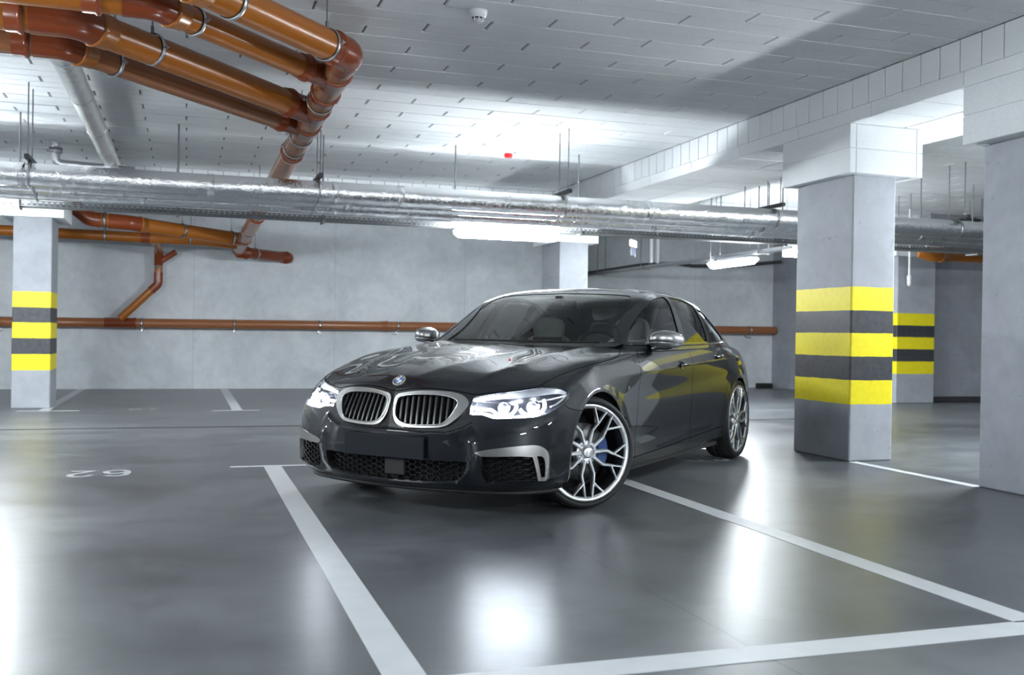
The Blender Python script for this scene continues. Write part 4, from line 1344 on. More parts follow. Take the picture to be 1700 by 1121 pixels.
def bump_to(nt, b, h, strength, dist=.005):
    n = nt.nodes.new('ShaderNodeBump'); n.inputs['Strength'].default_value = strength; n.inputs['Distance'].default_value = dist
    nt.links.new(h, n.inputs['Height']); nt.links.new(n.outputs['Normal'], b.inputs['Normal'])

def floor_material():
    m, nt, b = new_mat('power_trowelled_concrete')
    tc = nt.nodes.new('ShaderNodeTexCoord'); v = tc.outputs['Object']
    mp = nt.nodes.new('ShaderNodeMapping'); mp.inputs['Scale'].default_value = (1, 1.5, 1); nt.links.new(v, mp.inputs[0])
    n1 = node_noise(nt, mp.outputs[0], .8, 8, .62, .6)
    n2 = node_noise(nt, v, 4.5, 8, .65, .4)
    n3 = node_noise(nt, v, 60, 3, .5)
    base = ramp(nt, n1, [(.30, (.058, .064, .071)), (.50, (.100, .109, .118)), (.74, (.155, .166, .176))])
    c2 = ramp(nt, n2, [(.28, (.66, .67, .68)), (.52, (1, 1, 1)), (.80, (1.15, 1.15, 1.15))])
    col = mixc(nt, .8, base, c2, 'MULTIPLY')
    # tyre-rubber dark scuffs
    n4 = node_noise(nt, v, .55, 4, .5, 1.5)
    sc = ramp(nt, n4, [(.42, (0, 0, 0)), (.62, (1, 1, 1))])
    col = mixc(nt, mth(nt, 'MULTIPLY', sc, .22), col, (.09, .095, .105))
    # saw-cut joints: one parallel to the bays at x=1.80, others across
    s = sep(nt, v)
    w1 = node_noise(nt, v, 3, 2)
    jit = mth(nt, 'MULTIPLY', mth(nt, 'SUBTRACT', w1, .5), .05)
    def line(coord, pos, w, gate=None):
        d = mth(nt, 'ABSOLUTE', mth(nt, 'SUBTRACT', mth(nt, 'ADD', coord, jit), pos))
        f = mth(nt, 'LESS_THAN', d, w)
        if gate is not None: f = mth(nt, 'MULTIPLY', f, gate)
        return f
    f = line(s[0], 1.81, .004)
    f = mth(nt, 'MAXIMUM', f, line(s[1], 4.80, .0035))
    f = mth(nt, 'MAXIMUM', f, line(s[0], 8.72, .008))
    f = mth(nt, 'MAXIMUM', f, line(s[0], -3.6, .008))
    col = mixc(nt, mth(nt, 'MULTIPLY', f, .75), col, (.03, .032, .036))
    nt.links.new(col, b.inputs['Base Color'])
    r = ramp(nt, n1, [(.25, (.27,)), (.75, (.37,))])
    nt.links.new(r, b.inputs['Roughness'])
    b.inputs['Specular IOR Level'].default_value = .75
    h = mth(nt, 'ADD', mth(nt, 'MULTIPLY', n2, .35), mth(nt, 'MULTIPLY', n3, .12))
    h = mth(nt, 'SUBTRACT', h, mth(nt, 'MULTIPLY', f, 1.5))
    bump_to(nt, b, h, .06, .006)
    return m

def concrete_material(name, c0, c1, pits=True, formwork=None, rough=.75):
    m, nt, b = new_mat(name)
    tc = nt.nodes.new('ShaderNodeTexCoord'); v = tc.outputs['Object']
    n1 = node_noise(nt, v, 1.3, 8, .62, .5)
    n2 = node_noise(nt, v, 9, 6, .6)
    col = ramp(nt, n1, [(.32, c0), (.68, c1)])
    col = mixc(nt, .5, col, ramp(nt, n2, [(.3, (.86, .86, .86)), (.7, (1.06, 1.06, 1.06))]), 'MULTIPLY')
    h = n2
    if pits:
        vo = nt.nodes.new('ShaderNodeTexVoronoi'); vo.inputs['Scale'].default_value = 14
        nt.links.new(v, vo.inputs['Vector'])
        p = mth(nt, 'LESS_THAN', vo.outputs['Distance'], .07)
        n5 = node_noise(nt, v, 5, 2)
        p = mth(nt, 'MULTIPLY', p, mth(nt, 'GREATER_THAN', n5, .5))
        col = mixc(nt, mth(nt, 'MULTIPLY', p, .6), col, (.10, .10, .11))
        h = mth(nt, 'SUBTRACT', n2, p)
    if formwork:
        s = sep(nt, v)
        for ax, period, off, w in formwork:
            q = mth(nt, 'ABSOLUTE', mth(nt, 'SUBTRACT', mth(nt, 'FRACT', mth(nt, 'DIVIDE', mth(nt, 'SUBTRACT', s[ax], off), period)), .5))
            f = mth(nt, 'GREATER_THAN', q, .5-w/period)
            col = mixc(nt, mth(nt, 'MULTIPLY', f, .28), col, (.2, .21, .23))
    nt.links.new(col, b.inputs['Base Color'])
    b.inputs['Roughness'].default_value = rough
    b.inputs['Specular IOR Level'].default_value = .3
    bump_to(nt, b, h, .25, .004)
    return m

def striped_concrete():
    """painted warning bands by height over light concrete"""
    m, nt, b = new_mat('column_concrete_with_warning_bands')
    tc = nt.nodes.new('ShaderNodeTexCoord'); v = tc.outputs['Object']
    n1 = node_noise(nt, v, 1.6, 8, .6, .5); n2 = node_noise(nt, v, 11, 6, .6)
    base = ramp(nt, n1, [(.30, (.30, .315, .345)), (.70, (.385, .405, .44))])
    base = mixc(nt, .5, base, ramp(nt, n2, [(.3, (.88, .88, .88)), (.7, (1.05, 1.05, 1.05))]), 'MULTIPLY')
    vo = nt.nodes.new('ShaderNodeTexVoronoi'); vo.inputs['Scale'].default_value = 12; nt.links.new(v, vo.inputs['Vector'])
    p = mth(nt, 'MULTIPLY', mth(nt, 'LESS_THAN', vo.outputs['Distance'], .065), mth(nt, 'GREATER_THAN', node_noise(nt, v, 4, 2), .52))
    base = mixc(nt, mth(nt, 'MULTIPLY', p, .6), base, (.10, .10, .11))
    s = sep(nt, v)
    wob = mth(nt, 'MULTIPLY', mth(nt, 'SUBTRACT', node_noise(nt, v, 7, 3), .5), .012)
    z = mth(nt, 'ADD', s[2], wob)
    def band(a, c):
        return mth(nt, 'MULTIPLY', mth(nt, 'GREATER_THAN', z, a), mth(nt, 'LESS_THAN', z, c))
    ye = mth(nt, 'MAXIMUM', mth(nt, 'MAXIMUM', band(.485, .690), band(.893, 1.092)), band(1.285, 1.485))
    bk = mth(nt, 'MAXIMUM', band(.690, .893), band(1.092, 1.285))
    wear = ramp(nt, node_noise(nt, v, 22, 6, .7), [(.25, (.80, .80, .80)), (.55, (1, 1, 1))])
    yc = mixc(nt, .6, (.80, .68, .012), wear, 'MULTIPLY')
    n6 = node_noise(nt, v, 18, 6, .65)
    bc = ramp(nt, n6, [(.3, (.030, .032, .038)), (.8, (.060, .063, .072))])
    col = mixc(nt, ye, base, yc); col = mixc(nt, bk, col, bc)
    # scuff marks
    n7 = node_noise(nt, v, 6, 5, .6, 1)
    col = mixc(nt, mth(nt, 'MULTIPLY', ramp(nt, n7, [(.66, (0, 0, 0)), (.74, (1, 1, 1))]), .35), col, (.12, .12, .11))
    nt.links.new(col, b.inputs['Base Color'])
    nt.links.new(ramp(nt, mth(nt, 'ADD', ye, bk), [(0, (.75,)), (1, (.5,))]), b.inputs['Roughness'])
    b.inputs['Specular IOR Level'].default_value = .35
    bump_to(nt, b, mth(nt, 'SUBTRACT', n2, p), .25, .004)
    return m

def foil_material():
    m, nt, b = new_mat('crinkled_aluminium_foil')
    b.inputs['Base Color'].default_value = (.80, .81, .82, 1); b.inputs['Metallic'].default_value = 1; b.inputs['Roughness'].default_value = .24
    tc = nt.nodes.new('ShaderNodeTexCoord'); v = tc.outputs['Object']
    n1 = node_noise(nt, v, 32, 4, .6, .4); n2 = node_noise(nt, v, 9, 3, .5)
    s = sep(nt, v)
    fr = mth(nt, 'ABSOLUTE', mth(nt, 'SUBTRACT', mth(nt, 'FRACT', mth(nt, 'DIVIDE', mth(nt, 'ADD', s[0], s[1]), 1.0)), .5))
    seam = mth(nt, 'GREATER_THAN', fr, .492)
    h = mth(nt, 'ADD', mth(nt, 'MULTIPLY', n1, .5), n2)
    h = mth(nt, 'ADD', h, mth(nt, 'MULTIPLY', seam, .8))
    bump_to(nt, b, h, .75, .018)
    nt.links.new(ramp(nt, n1, [(.3, (.17,)), (.7, (.28,))]), b.inputs['Roughness'])
    return m

def board_material():
    m, nt, b = new_mat('white_insulation_board')
    tc = nt.nodes.new('ShaderNodeTexCoord'); v = tc.outputs['Object']
    n1 = node_noise(nt, v, 90, 4, .6); n2 = node_noise(nt, v, .9, 4)
    col = ramp(nt, n2, [(.3, (.74, .76, .78)), (.7, (.82, .84, .855))])
    col = mixc(nt, .6, col, ramp(nt, n1, [(.3, (.86, .86, .86)), (.7, (1.06, 1.06, 1.06))]), 'MULTIPLY')
    nt.links.new(col, b.inputs['Base Color']); b.inputs['Roughness'].default_value = .85
    b.inputs['Specular IOR Level'].default_value = .2
    bump_to(nt, b, n1, .5, .004)
    return m

def env_mats():
    ME['floor'] = floor_material()
    ME['wall'] = concrete_material('grey_wall_concrete', (.50, .53, .56), (.66, .69, .72), True, [(0, 2.45, .12, .006)])
    ME['block'] = concrete_material('painted_blockwork', (.25, .26, .29), (.33, .34, .38), False, [(2, .2, 0, .006), (0, .4, 0, .006)])
    ME['col'] = striped_concrete()
    ME['plain_col'] = concrete_material('column_concrete', (.36, .38, .42), (.47, .49, .54), True)
    ME['board'] = board_material()
    ME['gap'] = mat('board_gap', (.20, .20, .205), .9)
    ME['paint'] = mat('white_line_paint', (.55, .57, .585), .42, noise=(9, .10), bump=(40, .1))
    ME['worn'] = mat('worn_line_paint', (.42, .44, .46), .45, noise=(14, .25))
    ME['foil'] = foil_material()
    ME['pvc'] = mat('orange_brown_pvc', (.33, .105, .012), .28, 0, .5, noise=(3, .12), bump=(30, .03))
    ME['pvc_red'] = mat('red_brown_pvc_fitting', (.20, .042, .012), .24, 0, .5, noise=(3, .12))
    ME['pvc_brown'] = mat('brown_pvc', (.27, .105, .045), .26, 0, .5, noise=(3, .12))
    ME['galv'] = mat('dull_galvanised_steel', (.22, .23, .24), .6, .3, noise=(20, .15))
    ME['zinc'] = mat('zinc_plated_steel', (.50, .51, .53), .32, 1, noise=(20, .15))
    ME['dark_steel'] = mat('dark_steel', (.06, .06, .065), .5, .6)
    ME['rod'] = mat('threaded_rod_steel', (.20, .20, .21), .45, .8)
    ME['black'] = mat('black_rubber', (.012, .012, .012), .6)
    ME['white'] = mat('white_plastic', (.75, .76, .78), .35)
    ME['lamp'] = emit_mat('lit_lamp_diffuser', (.90, .965, 1.0), 56)
    ME['exit'] = emit_mat('lit_exit_sign', (.92, 1.0, .97), 9)
    ME['green'] = emit_mat('exit_sign_green', (.02, .35, .16), 1.2)
    ME['red'] = mat('red_alarm_plastic', (.50, .01, .015), .3, 0, .5, .4)
    ME['cable'] = mat('grey_cable', (.05, .05, .055), .6)
    ME['dash_white'] = mat('render_patch', (.60, .62, .64), .8, noise=(12, .1))

def struct(o):
    o['kind'] = 'structure'; return o

def board_field(mb, x0, x1, y0, y1, z, lx, ly, ox, oy, shift, gx=.006, gy=.004, depth=.012, down=True):
    """staggered boards with real gaps; long axis X, rows along Y, facing down"""
    r0 = math.floor((y0-oy)/ly); r1 = math.ceil((y1-oy)/ly)
    for r in range(r0, r1):
        a, c = max(y0, oy+r*ly), min(y1, oy+(r+1)*ly)
        if c-a < .01: continue
        off = ox-shift*r
        k0 = math.floor((x0-off)/lx); k1 = math.ceil((x1-off)/lx)
        for k in range(k0, k1):
            p, q = max(x0, off+k*lx), min(x1, off+(k+1)*lx)
            if q-p < .01: continue
            X0, X1, Y0, Y1 = p+gx/2, q-gx/2, a+gy/2, c-gy/2
            e = .006
            dz = .0012*math.sin(k*12.9898+r*78.233)
            v = [(X0+e, Y0+e*.6, z+dz), (X1-e, Y0+e*.6, z+dz), (X1-e, Y1-e*.6, z+dz), (X0+e, Y1-e*.6, z+dz), (X0, Y0, z+depth), (X1, Y0, z+depth), (X1, Y1, z+depth), (X0, Y1, z+depth)]
            mb.add(v, [(0, 3, 2, 1), (0, 1, 5, 4), (1, 2, 6, 5), (2, 3, 7, 6), (3, 0, 4, 7)])

def vboards(mb, axis, pos, s0, s1, z0, z1, w, o, sgn, gap=.006, depth=.010):
    """upright boards on a vertical face: axis 'x' = face at x=pos running along Y"""
    k0 = math.floor((s0-o)/w); k1 = math.ceil((s1-o)/w)
    for k in range(k0, k1):
        a, c = max(s0, o+k*w)+gap/2, min(s1, o+(k+1)*w)-gap/2
        if c-a < .01: continue
        e = .0025
        P = [(a+e, z0+.002), (c-e, z0+.002), (c-e, z1), (a+e, z1)]; Q = [(a, z0), (c, z0), (c, z1), (a, z1)]
        def T(s, z, d):
            return (pos-sgn*d, s, z) if axis == 'x' else (s, pos-sgn*d, z)
        v = [T(s, z, 0) for s, z in P]+[T(s, z, depth) for s, z in Q]
        mb.add(v, [(0, 1, 2, 3), (0, 4, 5, 1), (1, 5, 6, 2), (2, 6, 7, 3), (3, 7, 4, 0)])

XL, XR, YF, YB = -11.0, 17.0, -7.0, 18.25

def build_shell():
    b = MB(); b.box(XL, XR, YF, YB, -.25, 0); struct(b.build('floor', ME['floor']))
    # ceiling: dark backing slab and boards
    b = MB(); b.box(XL, XR, YF, YB, ZC+.011, ZC+.25); ce = struct(b.build('ceiling', ME['gap']))
    b = MB()
    board_field(b, XL, 5.2, YF, 14.0, ZC, 1.2, .2, 1.975, 7.16, .4, gx=.013)
    board_field(b, 6.4, XR, YF, 14.0, ZC, 1.2, .2, 1.975, 7.16, .4, gx=.010)
    board_field(b, XL, XR, 14.65, YB, ZC, 1.2, .2, 1.975, 7.16, .4, gx=.010)
    b.build('ceiling_boards', ME['board'], ce)
    # beams: long one over the right-hand columns, cross one over the far columns
    b = MB(); b.box(5.21, 6.39, YF, 14.65, ZB+.012, ZC+.01); bm = struct(b.build('trim_1', ME['gap']))
    b = MB()
    vboards(b, 'x', 5.2, YF, 14.0, ZB+.115, ZC-.002, .2, 5.35, -1, gap=.010)
    vboards(b, 'x', 5.2, YF, 14.0, ZB, ZB+.113, 1.0, 5.71, -1, gap=.004)
    board_field(b, 5.2, 5.74, YF, 14.65, ZB, .54, .2, 5.2, 5.35, 0, gx=0, gy=.002)
    board_field(b, 5.75, 6.4, YF, 14.65, ZB, .65, .2, 5.75, 5.35, 0, gx=0, gy=.002)
    vboards(b, 'x', 6.4, YF, 14.0, ZB, ZC-.002, .2, 5.35, 1, gap=.007)
    b.build('beam_boards', ME['board'], bm)
    b = MB(); b.box(XL, 5.2, 14.01, 14.64, ZB+.012, ZC+.01); b.box(6.4, XR, 14.01, 14.64, ZB+.012, ZC+.01)
    bm = struct(b.build('trim_2', ME['gap']))
    b = MB()
    for x0, x1 in ((XL, 5.2), (6.4, XR)):
        vboards(b, 'y', 14.0, x0, x1, ZB, ZC-.002, .2, .05, -1, gap=.006)
        vboards(b, 'y', 14.65, x0, x1, ZB, ZC-.002, .2, .05, 1, gap=.006)
        board_field(b, x0, x1, 14.0, 14.65, ZB, 1.2, .35, 0, 14.0, .4)
    b.build('beam_boards', ME['board'], bm)
    # walls
    b = MB(); b.box(XL, 11.95, YB, YB+.2, 0, ZC+.2); struct(b.build('wall_back', ME['wall']))
    b = MB(); b.box(XL-.2, XL, YF, YB, 0, ZC+.2); struct(b.build('wall_left', ME['wall']))
    b = MB(); b.box(XL, XR, YF-.2, YF, 0, ZC+.2); struct(b.build('wall_front', ME['wall']))
    b = MB(); b.box(XR, XR+.2, YF, 13.9, 0, ZC+.2); struct(b.build('wall_right', ME['wall']))
    b = MB(); b.box(11.86, XR, 13.72, 13.92, 0, ZC+.2); b.box(11.75, 11.95, 14.3, YB, 0, ZC+.2); struct(b.build('wall_far_right', ME['block']))
    b = MB(); b.box(11.86, XR, 13.66, 13.72, 0, .10, .01); struct(b.build('baseboard_far_right', ME['dark_steel']))
    # drain channel
    b = MB()
    for i in range(int((8.7+11)/.03)):
        x = XL+i*.03
        b.box(x, x+.022, 11.02, 11.09, .0005, .003)
    t = tag(b.build('drain_channel', ME['dark_steel']), 'dark slotted drain channel running across the floor in front of the far bays', 'drain')

def line_quad(x0, x1, y0, y1, label, m='paint', name='parking_line', group=None):
    b = MB(); b.box(x0, x1, y0, y1, .0003, .0022)
    return tag(b.build(name, ME[m]), label, 'floor marking', group)

DIG = {
 '6': [[(.80,.86),(.62,.98),(.38,.98),(.16,.82),(.10,.50),(.14,.20),(.34,.03),(.64,.03),(.86,.18),(.88,.38),(.72,.56),(.44,.58),(.16,.42)]],
 '2': [[(.12,.76),(.26,.94),(.50,1.0),(.76,.92),(.86,.74),(.78,.54),(.44,.30),(.12,.06)],[(.12,.05),(.88,.05)]],
 '0': [[(.5,1.0),(.24,.92),(.1,.66),(.1,.34),(.24,.08),(.5,0),(.76,.08),(.9,.34),(.9,.66),(.76,.92),(.5,1.0)]],
 '7': [[(.10,.95),(.88,.95)],[(.88,.95),(.56,.45),(.40,0)]],
}
def floor_number(txt, cx, cy, h, rot, label, m='worn'):
    """stencilled bay number; rot = 0 reads from the camera side, PI reads from the far side"""
    b = MB(); w = h*.62; gap = h*.16; t = h*.075
    tot = len(txt)*w+(len(txt)-1)*gap
    for i, ch in enumerate(txt):
        ox = -tot/2+i*(w+gap)
        for st in DIG[ch]:
            pts = smooth_loop([tuple(p) for p in st], 4, closed=False) if len(st) > 2 else np.array(st)
            for p, q in zip(pts[:-1], pts[1:]):
                a = Vector((ox+p[0]*w, (p[1]-.5)*h)); c = Vector((ox+q[0]*w, (q[1]-.5)*h))
                if (c-a).length < 1e-5: continue
                n = Vector((-(c-a).y, (c-a).x)).normalized()*t; e = (c-a).normalized()*t*.35
                vs = []
                for q2 in (a-e+n, a-e-n, c+e-n, c+e+n):
                    x = q2.x*math.cos(rot)-q2.y*math.sin(rot); y = q2.x*math.sin(rot)+q2.y*math.cos(rot)
                    vs.append((cx+x, cy+y, .0012+len(b.v)*2e-6))
                b.add(vs, [(0, 1, 2, 3)])
    return tag(b.build('bay_number', ME[m]), label, 'floor marking')

def build_markings():
    g = 'long white bay lines'
    line_quad(.575, .705, 2.90, 7.76, 'long white bay line on the left of the car, starting at its front corner')
    line_quad(2.92, 3.05, 2.90, 7.76, 'long white bay line running out from under the front wheel to the right')
    line_quad(.575, 6.4, 2.775, 2.91, 'broad white line across the very front of the empty bay')
    line_quad(.33, 1.28, 7.76, 7.83, 'thin white crossbar at the end of the left bay line, beside the front bumper')
    line_quad(2.5, 3.4, 7.76, 7.83, 'thin white crossbar hidden under the car', name='parking_line')
    line_quad(5.33, 5.42, 5.70, 7.10, 'short thin white line on the floor between the two right-hand columns')
    line_quad(-1.78, -1.65, 2.9, 7.76, 'white bay line outside the left of the view')
    line_quad(.58, .71, 13.33, YB, 'white bay line running to the back wall, middle of the far bays')
    line_quad(.33, .92, 13.27, 13.33, 'thin white crossbar of the middle far bay line')
    line_quad(-1.72, -1.60, 13.5, YB, 'white bay line behind the far left column')
    line_quad(-1.95, -1.25, 13.44, 13.50, 'thin white crossbar at the foot of the far left column')
    line_quad(2.93, 3.05, 13.33, YB, 'white bay line at the back wall hidden behind the car')
    floor_number('62', -.575, 7.63, .30, PI, 'worn painted bay number 62 on the floor left of the car')
    floor_number('60', 4.19, 7.55, .30, PI, 'worn painted bay number on the floor just ahead of the rear wheel')
    floor_number('67', -.50, 13.62, .26, 0, 'worn painted bay number in the far bay beside the left column')

def column(name, label, x0, x1, y0, y1, m, cap=.15, capx=None, capy=None, zcap=2.42, ztop=ZB, joint=None):
    t = thing(name, label, 'column', ((x0+x1)/2, (y0+y1)/2, 0))
    cx, cy = (x0+x1)/2, (y0+y1)/2
    L = lambda v: (v[0]-cx, v[1]-cy, v[2])
    b = MB(); b.box(x0-cx, x1-cx, y0-cy, y1-cy, 0, zcap+.02, .012)
    b.build('shaft', ME[m], t)
    ax = capx if capx else (x0-cap, x1+cap); ay = capy if capy else (y0-cap, y1+cap)
    X0, X1, Y0, Y1 = ax[0]-cx, ax[1]-cx, ay[0]-cy, ay[1]-cy
    b = MB(); zm = (zcap+ztop)/2
    for za, zb in ((zcap, zm-.003), (zm+.003, ztop-.004)):
        b.box(X0, X0+.06, Y0, Y1, za, zb, .004); b.box(X1-.06, X1, Y0, Y1, za, zb, .004)
        b.box(X0+.064, X1-.064, Y0, Y0+.06, za, zb, .004); b.box(X0+.064, X1-.064, Y1-.06, Y1, za, zb, .004)
    b.build('capital_cladding', ME['board'], t)
    b = MB(); b.box(X0+.01, X1-.01, Y0+.01, Y1-.01, zcap+.012, ztop); b.build('capital_core', ME['board'], t)
    return t

def build_columns():
    column('concrete_column', 'grey concrete column with yellow and black bands, right of the car', 5.35, 5.785, 7.12, 7.93, 'col', capx=(5.2, 5.93), capy=(6.97, 7.95))
    column('concrete_column', 'plain grey concrete column cut off by the right edge of the view', 5.38, 5.81, 4.95, 5.70, 'plain_col', capx=(5.2, 5.96), capy=(4.80, 5.71))
    column('concrete_column', 'white-lit concrete column with yellow and black bands at the far left', -2.09, -1.64, 13.90, 14.55, 'col', capx=(-2.24, -1.49), capy=(13.76, 14.70))
    column('concrete_column', 'brightly lit pale column standing behind the car roof', 5.30, 5.76, 13.95, 14.74, 'col', capx=(5.19, 5.86), capy=(13.80, 14.85))
    column('concrete_column', 'shaded column with dull yellow and black bands, far right between the two near columns', 11.10, 11.86, 13.58, 14.25, 'col', capx=(11.0, 11.95), capy=(13.50, 14.40))

# ------------------------------------------------------------------ pipes
def fillet(pts, R, n=6):
    P = [Vector(p) for p in pts]; out = [P[0]]
    for i in range(1, len(P)-1):
        a = (P[i-1]-P[i]); c = (P[i+1]-P[i])
        la, lc = a.length, c.length; a.normalize(); c.normalize()
        ang = a.angle(c)
        d = min(R/math.tan(ang/2), la*.45, lc*.45)
        p0, p1 = P[i]+a*d, P[i]+c*d
        for k in range(n+1):
            t = k/n
            out.append(p0*(1-t)**2+P[i]*2*t*(1-t)+p1*t*t)
    out.append(P[-1])
    return out

def on_path(pts, frac):
    P = [Vector(p) for p in pts]
    L = [0]
    for a, c in zip(P[:-1], P[1:]): L.append(L[-1]+(c-a).length)
    s = frac*L[-1] if frac <= 1 else frac
    for i in range(len(P)-1):
        if s <= L[i+1] or i == len(P)-2:
            t = (s-L[i])/(L[i+1]-L[i]); return P[i].lerp(P[i+1], t), (P[i+1]-P[i]).normalized()

def pipe_part(par, pts, r, name='pipe_run', m='pvc', R=None, n=24):
    pts = fillet(pts, R or r*1.6) if len(pts) > 2 else pts
    b = MB(); b.tube(pts, r, n); return b.build(name, ME[m], par)

def socket(par, p, d, r, m='pvc_red', L=.12, name='socket_collar'):
    """belled socket: sleeve with a raised lip at one end"""
    M = axis_matrix(p, d)
    b = MB(); b.lathe([(r+.001, -L/2), (r+.007, -L/2+.004), (r+.008, L/2-.03), (r+.015, L/2-.026), (r+.017, L/2-.012), (r+.012, L/2), (r+.001, L/2)], M, 32)
    return b.build(name, ME[m], par)

def clamp(par, p, d, r, ztop=None, side=(0, 0, 1)):
    """steel band with rubber lining, bolts and its threaded rod"""
    M = axis_matrix(p, d)
    b = MB(); b.lathe([(r+.001, -.017), (r+.005, -.017), (r+.005, .017), (r+.001, .017)], M, 36)
    c = b.build('pipe_clamp', ME['black'], par)
    b = MB(); b.lathe([(r+.004, -.0115), (r+.008, -.0115), (r+.008, .0115), (r+.004, .0115)], M, 36)
    s = Vector(d).cross(Vector((0, 0, 1))).normalized()
    for q in (1, -1):
        b.obox(Vector(p)+s*q*(r+.022), (s, d, (0, 0, 1)), (.017, .011, .004), .001)
        b.tube([Vector(p)+s*q*(r+.026)-Vector((0, 0, .016)), Vector(p)+s*q*(r+.026)+Vector((0, 0, .016))], .004, 8)
    b.build('clamp_band', ME['zinc'], c)
    if ztop:
        b = MB(); b.tube([(p[0], p[1], p[2]+r), (p[0], p[1], p[2]+r+.05)], .011, 8); b.tube([(p[0], p[1], p[2]+r+.04), (p[0], p[1], ztop)], .005, 8)
        b.build('threaded_rod', ME['rod'], c)
    return c

def T0(name, label, cat, p, group=None):
    return thing(name, label, cat, (0, 0, 0), 0, group)

def build_orange_pipes():
    V = Vector
    C0, C1 = V((.992, 6.72, 2.887)), V((.810, 17.30, 2.38))
    cd = (C1-C0).normalized()
    cat = 'drain pipe'
    def CY(y):
        t = (y-C0.y)/(C1.y-C0.y); return C0.lerp(C1, t)
    # collector
    t = T0('drain_pipe', 'brown-orange collector drain pipe running away under the ceiling above the silver pipes', cat, C0)
    pipe_part(t, [C0+cd*.06, C1], .100, 'pipe_run', 'pvc_brown')
    for y, L in ((7.18, .26), (7.62, .10), (8.14, .26), (8.68, .26), (9.72, .12), (13.62, .12), (15.9, .22), (17.2, .2)):
        socket(t, CY(y), -cd, .100, 'pvc_red', L)
    for y in (7.86, 9.02, 9.50, 13.3, 15.0):
        clamp(t, CY(y), cd, .100, ZC)
    # branch stubs (angled inlets of the Y fittings)
    def branch(end, dirv, r, L=.20):
        e = V(end); d = V(dirv).normalized()
        b = MB(); b.tube([e, e+d*L], r+.004, 24); b.build('branch_fitting', ME['pvc_red'], t)
    d45 = V((-.69, -.72, .01)).normalized()
    # P1 starts the collector with an elbow
    P1 = [V((-6.5, 5.52, 2.92)), V((-.10, 5.52, 2.90)), V((.955, 6.62, 2.888))]
    t1 = T0('drain_pipe', 'thick orange drain pipe nearest the camera, ending in a glossy elbow', cat, P1[0])
    pipe_part(t1, P1, .100, 'pipe_run', 'pvc', .16)
    b = MB(); b.tube(fillet([P1[2]+(P1[1]-P1[2]).normalized()*.10, V((1.01, 6.68, 2.888)), C0+cd*.16], .17, 10), .109, 28); b.build('elbow_fitting', ME['pvc_red'], t1)
    socket(t1, P1[2]+(P1[1]-P1[2]).normalized()*.12, (P1[2]-P1[1]), .100, 'pvc_red', .08)
    b = MB(); b.tube(fillet([V((-.28, 5.52, 2.901)), P1[1], P1[1]+(P1[2]-P1[1]).normalized()*.17], .16, 10), .108, 28); b.build('elbow_fitting', ME['pvc_red'], t1)
    socket(t1, P1[1]+(P1[2]-P1[1]).normalized()*.19, P1[1]-P1[2], .100, 'pvc', .13)
    socket(t1, V((-.50, 5.52, 2.902)), (1, 0, 0), .100, 'pvc', .10)
    dd = (P1[2]-P1[1]).normalized()
    clamp(t1, V((.222, 5.856, 2.895)), dd, .100, ZC); clamp(t1, V((.838, 6.498, 2.889)), dd, .100, ZC); clamp(t1, V((-1.55, 5.52, 2.905)), (1, 0, 0), .100, ZC)
    # P2 thin
    e2 = CY(7.26)
    P2 = [V((-6.5, 5.96, 2.87)), V((-.20, 5.96, 2.86)), e2+V((-.05, -.05, 0))]
    dirb = (P2[2]-P2[1]).normalized()
    t2 = T0('drain_pipe', 'thinner orange drain pipe running close behind the nearest thick one', cat, P2[0])
    pipe_part(t2, P2, .080, 'pipe_run', 'pvc', .13)
    b = MB(); b.tube(fillet([V((-.36, 5.96, 2.861)), P2[1], P2[1]+dirb*.14], .13, 10), .087, 28); b.build('elbow_fitting', ME['pvc_red'], t2)
    socket(t2, P2[1]+dirb*.17, -dirb, .080, 'pvc', .12); socket(t2, V((-.52, 5.96, 2.86)), (1, 0, 0), .080, 'pvc_red', .10)
    clamp(t2, P2[1]+dirb*.33, dirb, .080, ZC)
    branch(e2, -dirb, .080, .36); socket(t2, e2-dirb*.36, dirb, .080, 'pvc_red', .10)
    # P3 thick
    e3 = CY(8.22)
    P3 = [V((-6.5, 6.47, 2.88)), V((-.66, 6.47, 2.87)), e3+V((-.05, -.05, 0))]
    dirb = (P3[2]-P3[1]).normalized()
    t3 = T0('drain_pipe', 'thick orange drain pipe crossing the upper left, second pair from the camera', cat, P3[0])
    pipe_part(t3, P3, .100, 'pipe_run', 'pvc', .16)
    b = MB(); b.tube(fillet([V((-.90, 6.47, 2.871)), P3[1], P3[1]+dirb*.17], .16, 10), .108, 28); b.build('elbow_fitting', ME['pvc_red'], t3)
    socket(t3, P3[1]+dirb*.20, -dirb, .100, 'pvc', .13); socket(t3, V((-.98, 6.47, 2.87)), (1, 0, 0), .100, 'pvc_red', .10)
    clamp(t3, V((-.235, 6.928, 2.862)), dirb, .100, ZC)
    branch(e3, -dirb, .100, .36); socket(t3, e3-dirb*.36, dirb, .100, 'pvc_red', .08)
    # P4 thin
    e4 = CY(8.76)
    P4 = [V((-6.5, 6.98, 2.85)), V((-.78, 6.98, 2.84)), e4+V((-.05, -.05, 0))]
    dirb = (P4[2]-P4[1]).normalized()
    t4 = T0('drain_pipe', 'thinner orange drain pipe under the second thick one, farthest of the four branches', cat, P4[0])
    pipe_part(t4, P4, .080, 'pipe_run', 'pvc_brown', .13)
    b = MB(); b.tube(fillet([V((-.95, 6.98, 2.841)), P4[1], P4[1]+dirb*.14], .13, 10), .087, 28); b.build('elbow_fitting', ME['pvc_red'], t4)
    socket(t4, P4[1]+dirb*.17, -dirb, .080, 'pvc', .12); socket(t4, V((-1.02, 6.98, 2.84)), (1, 0, 0), .080, 'pvc_red', .10)
    clamp(t4, P4[1]+dirb*.42, dirb, .080, ZC)
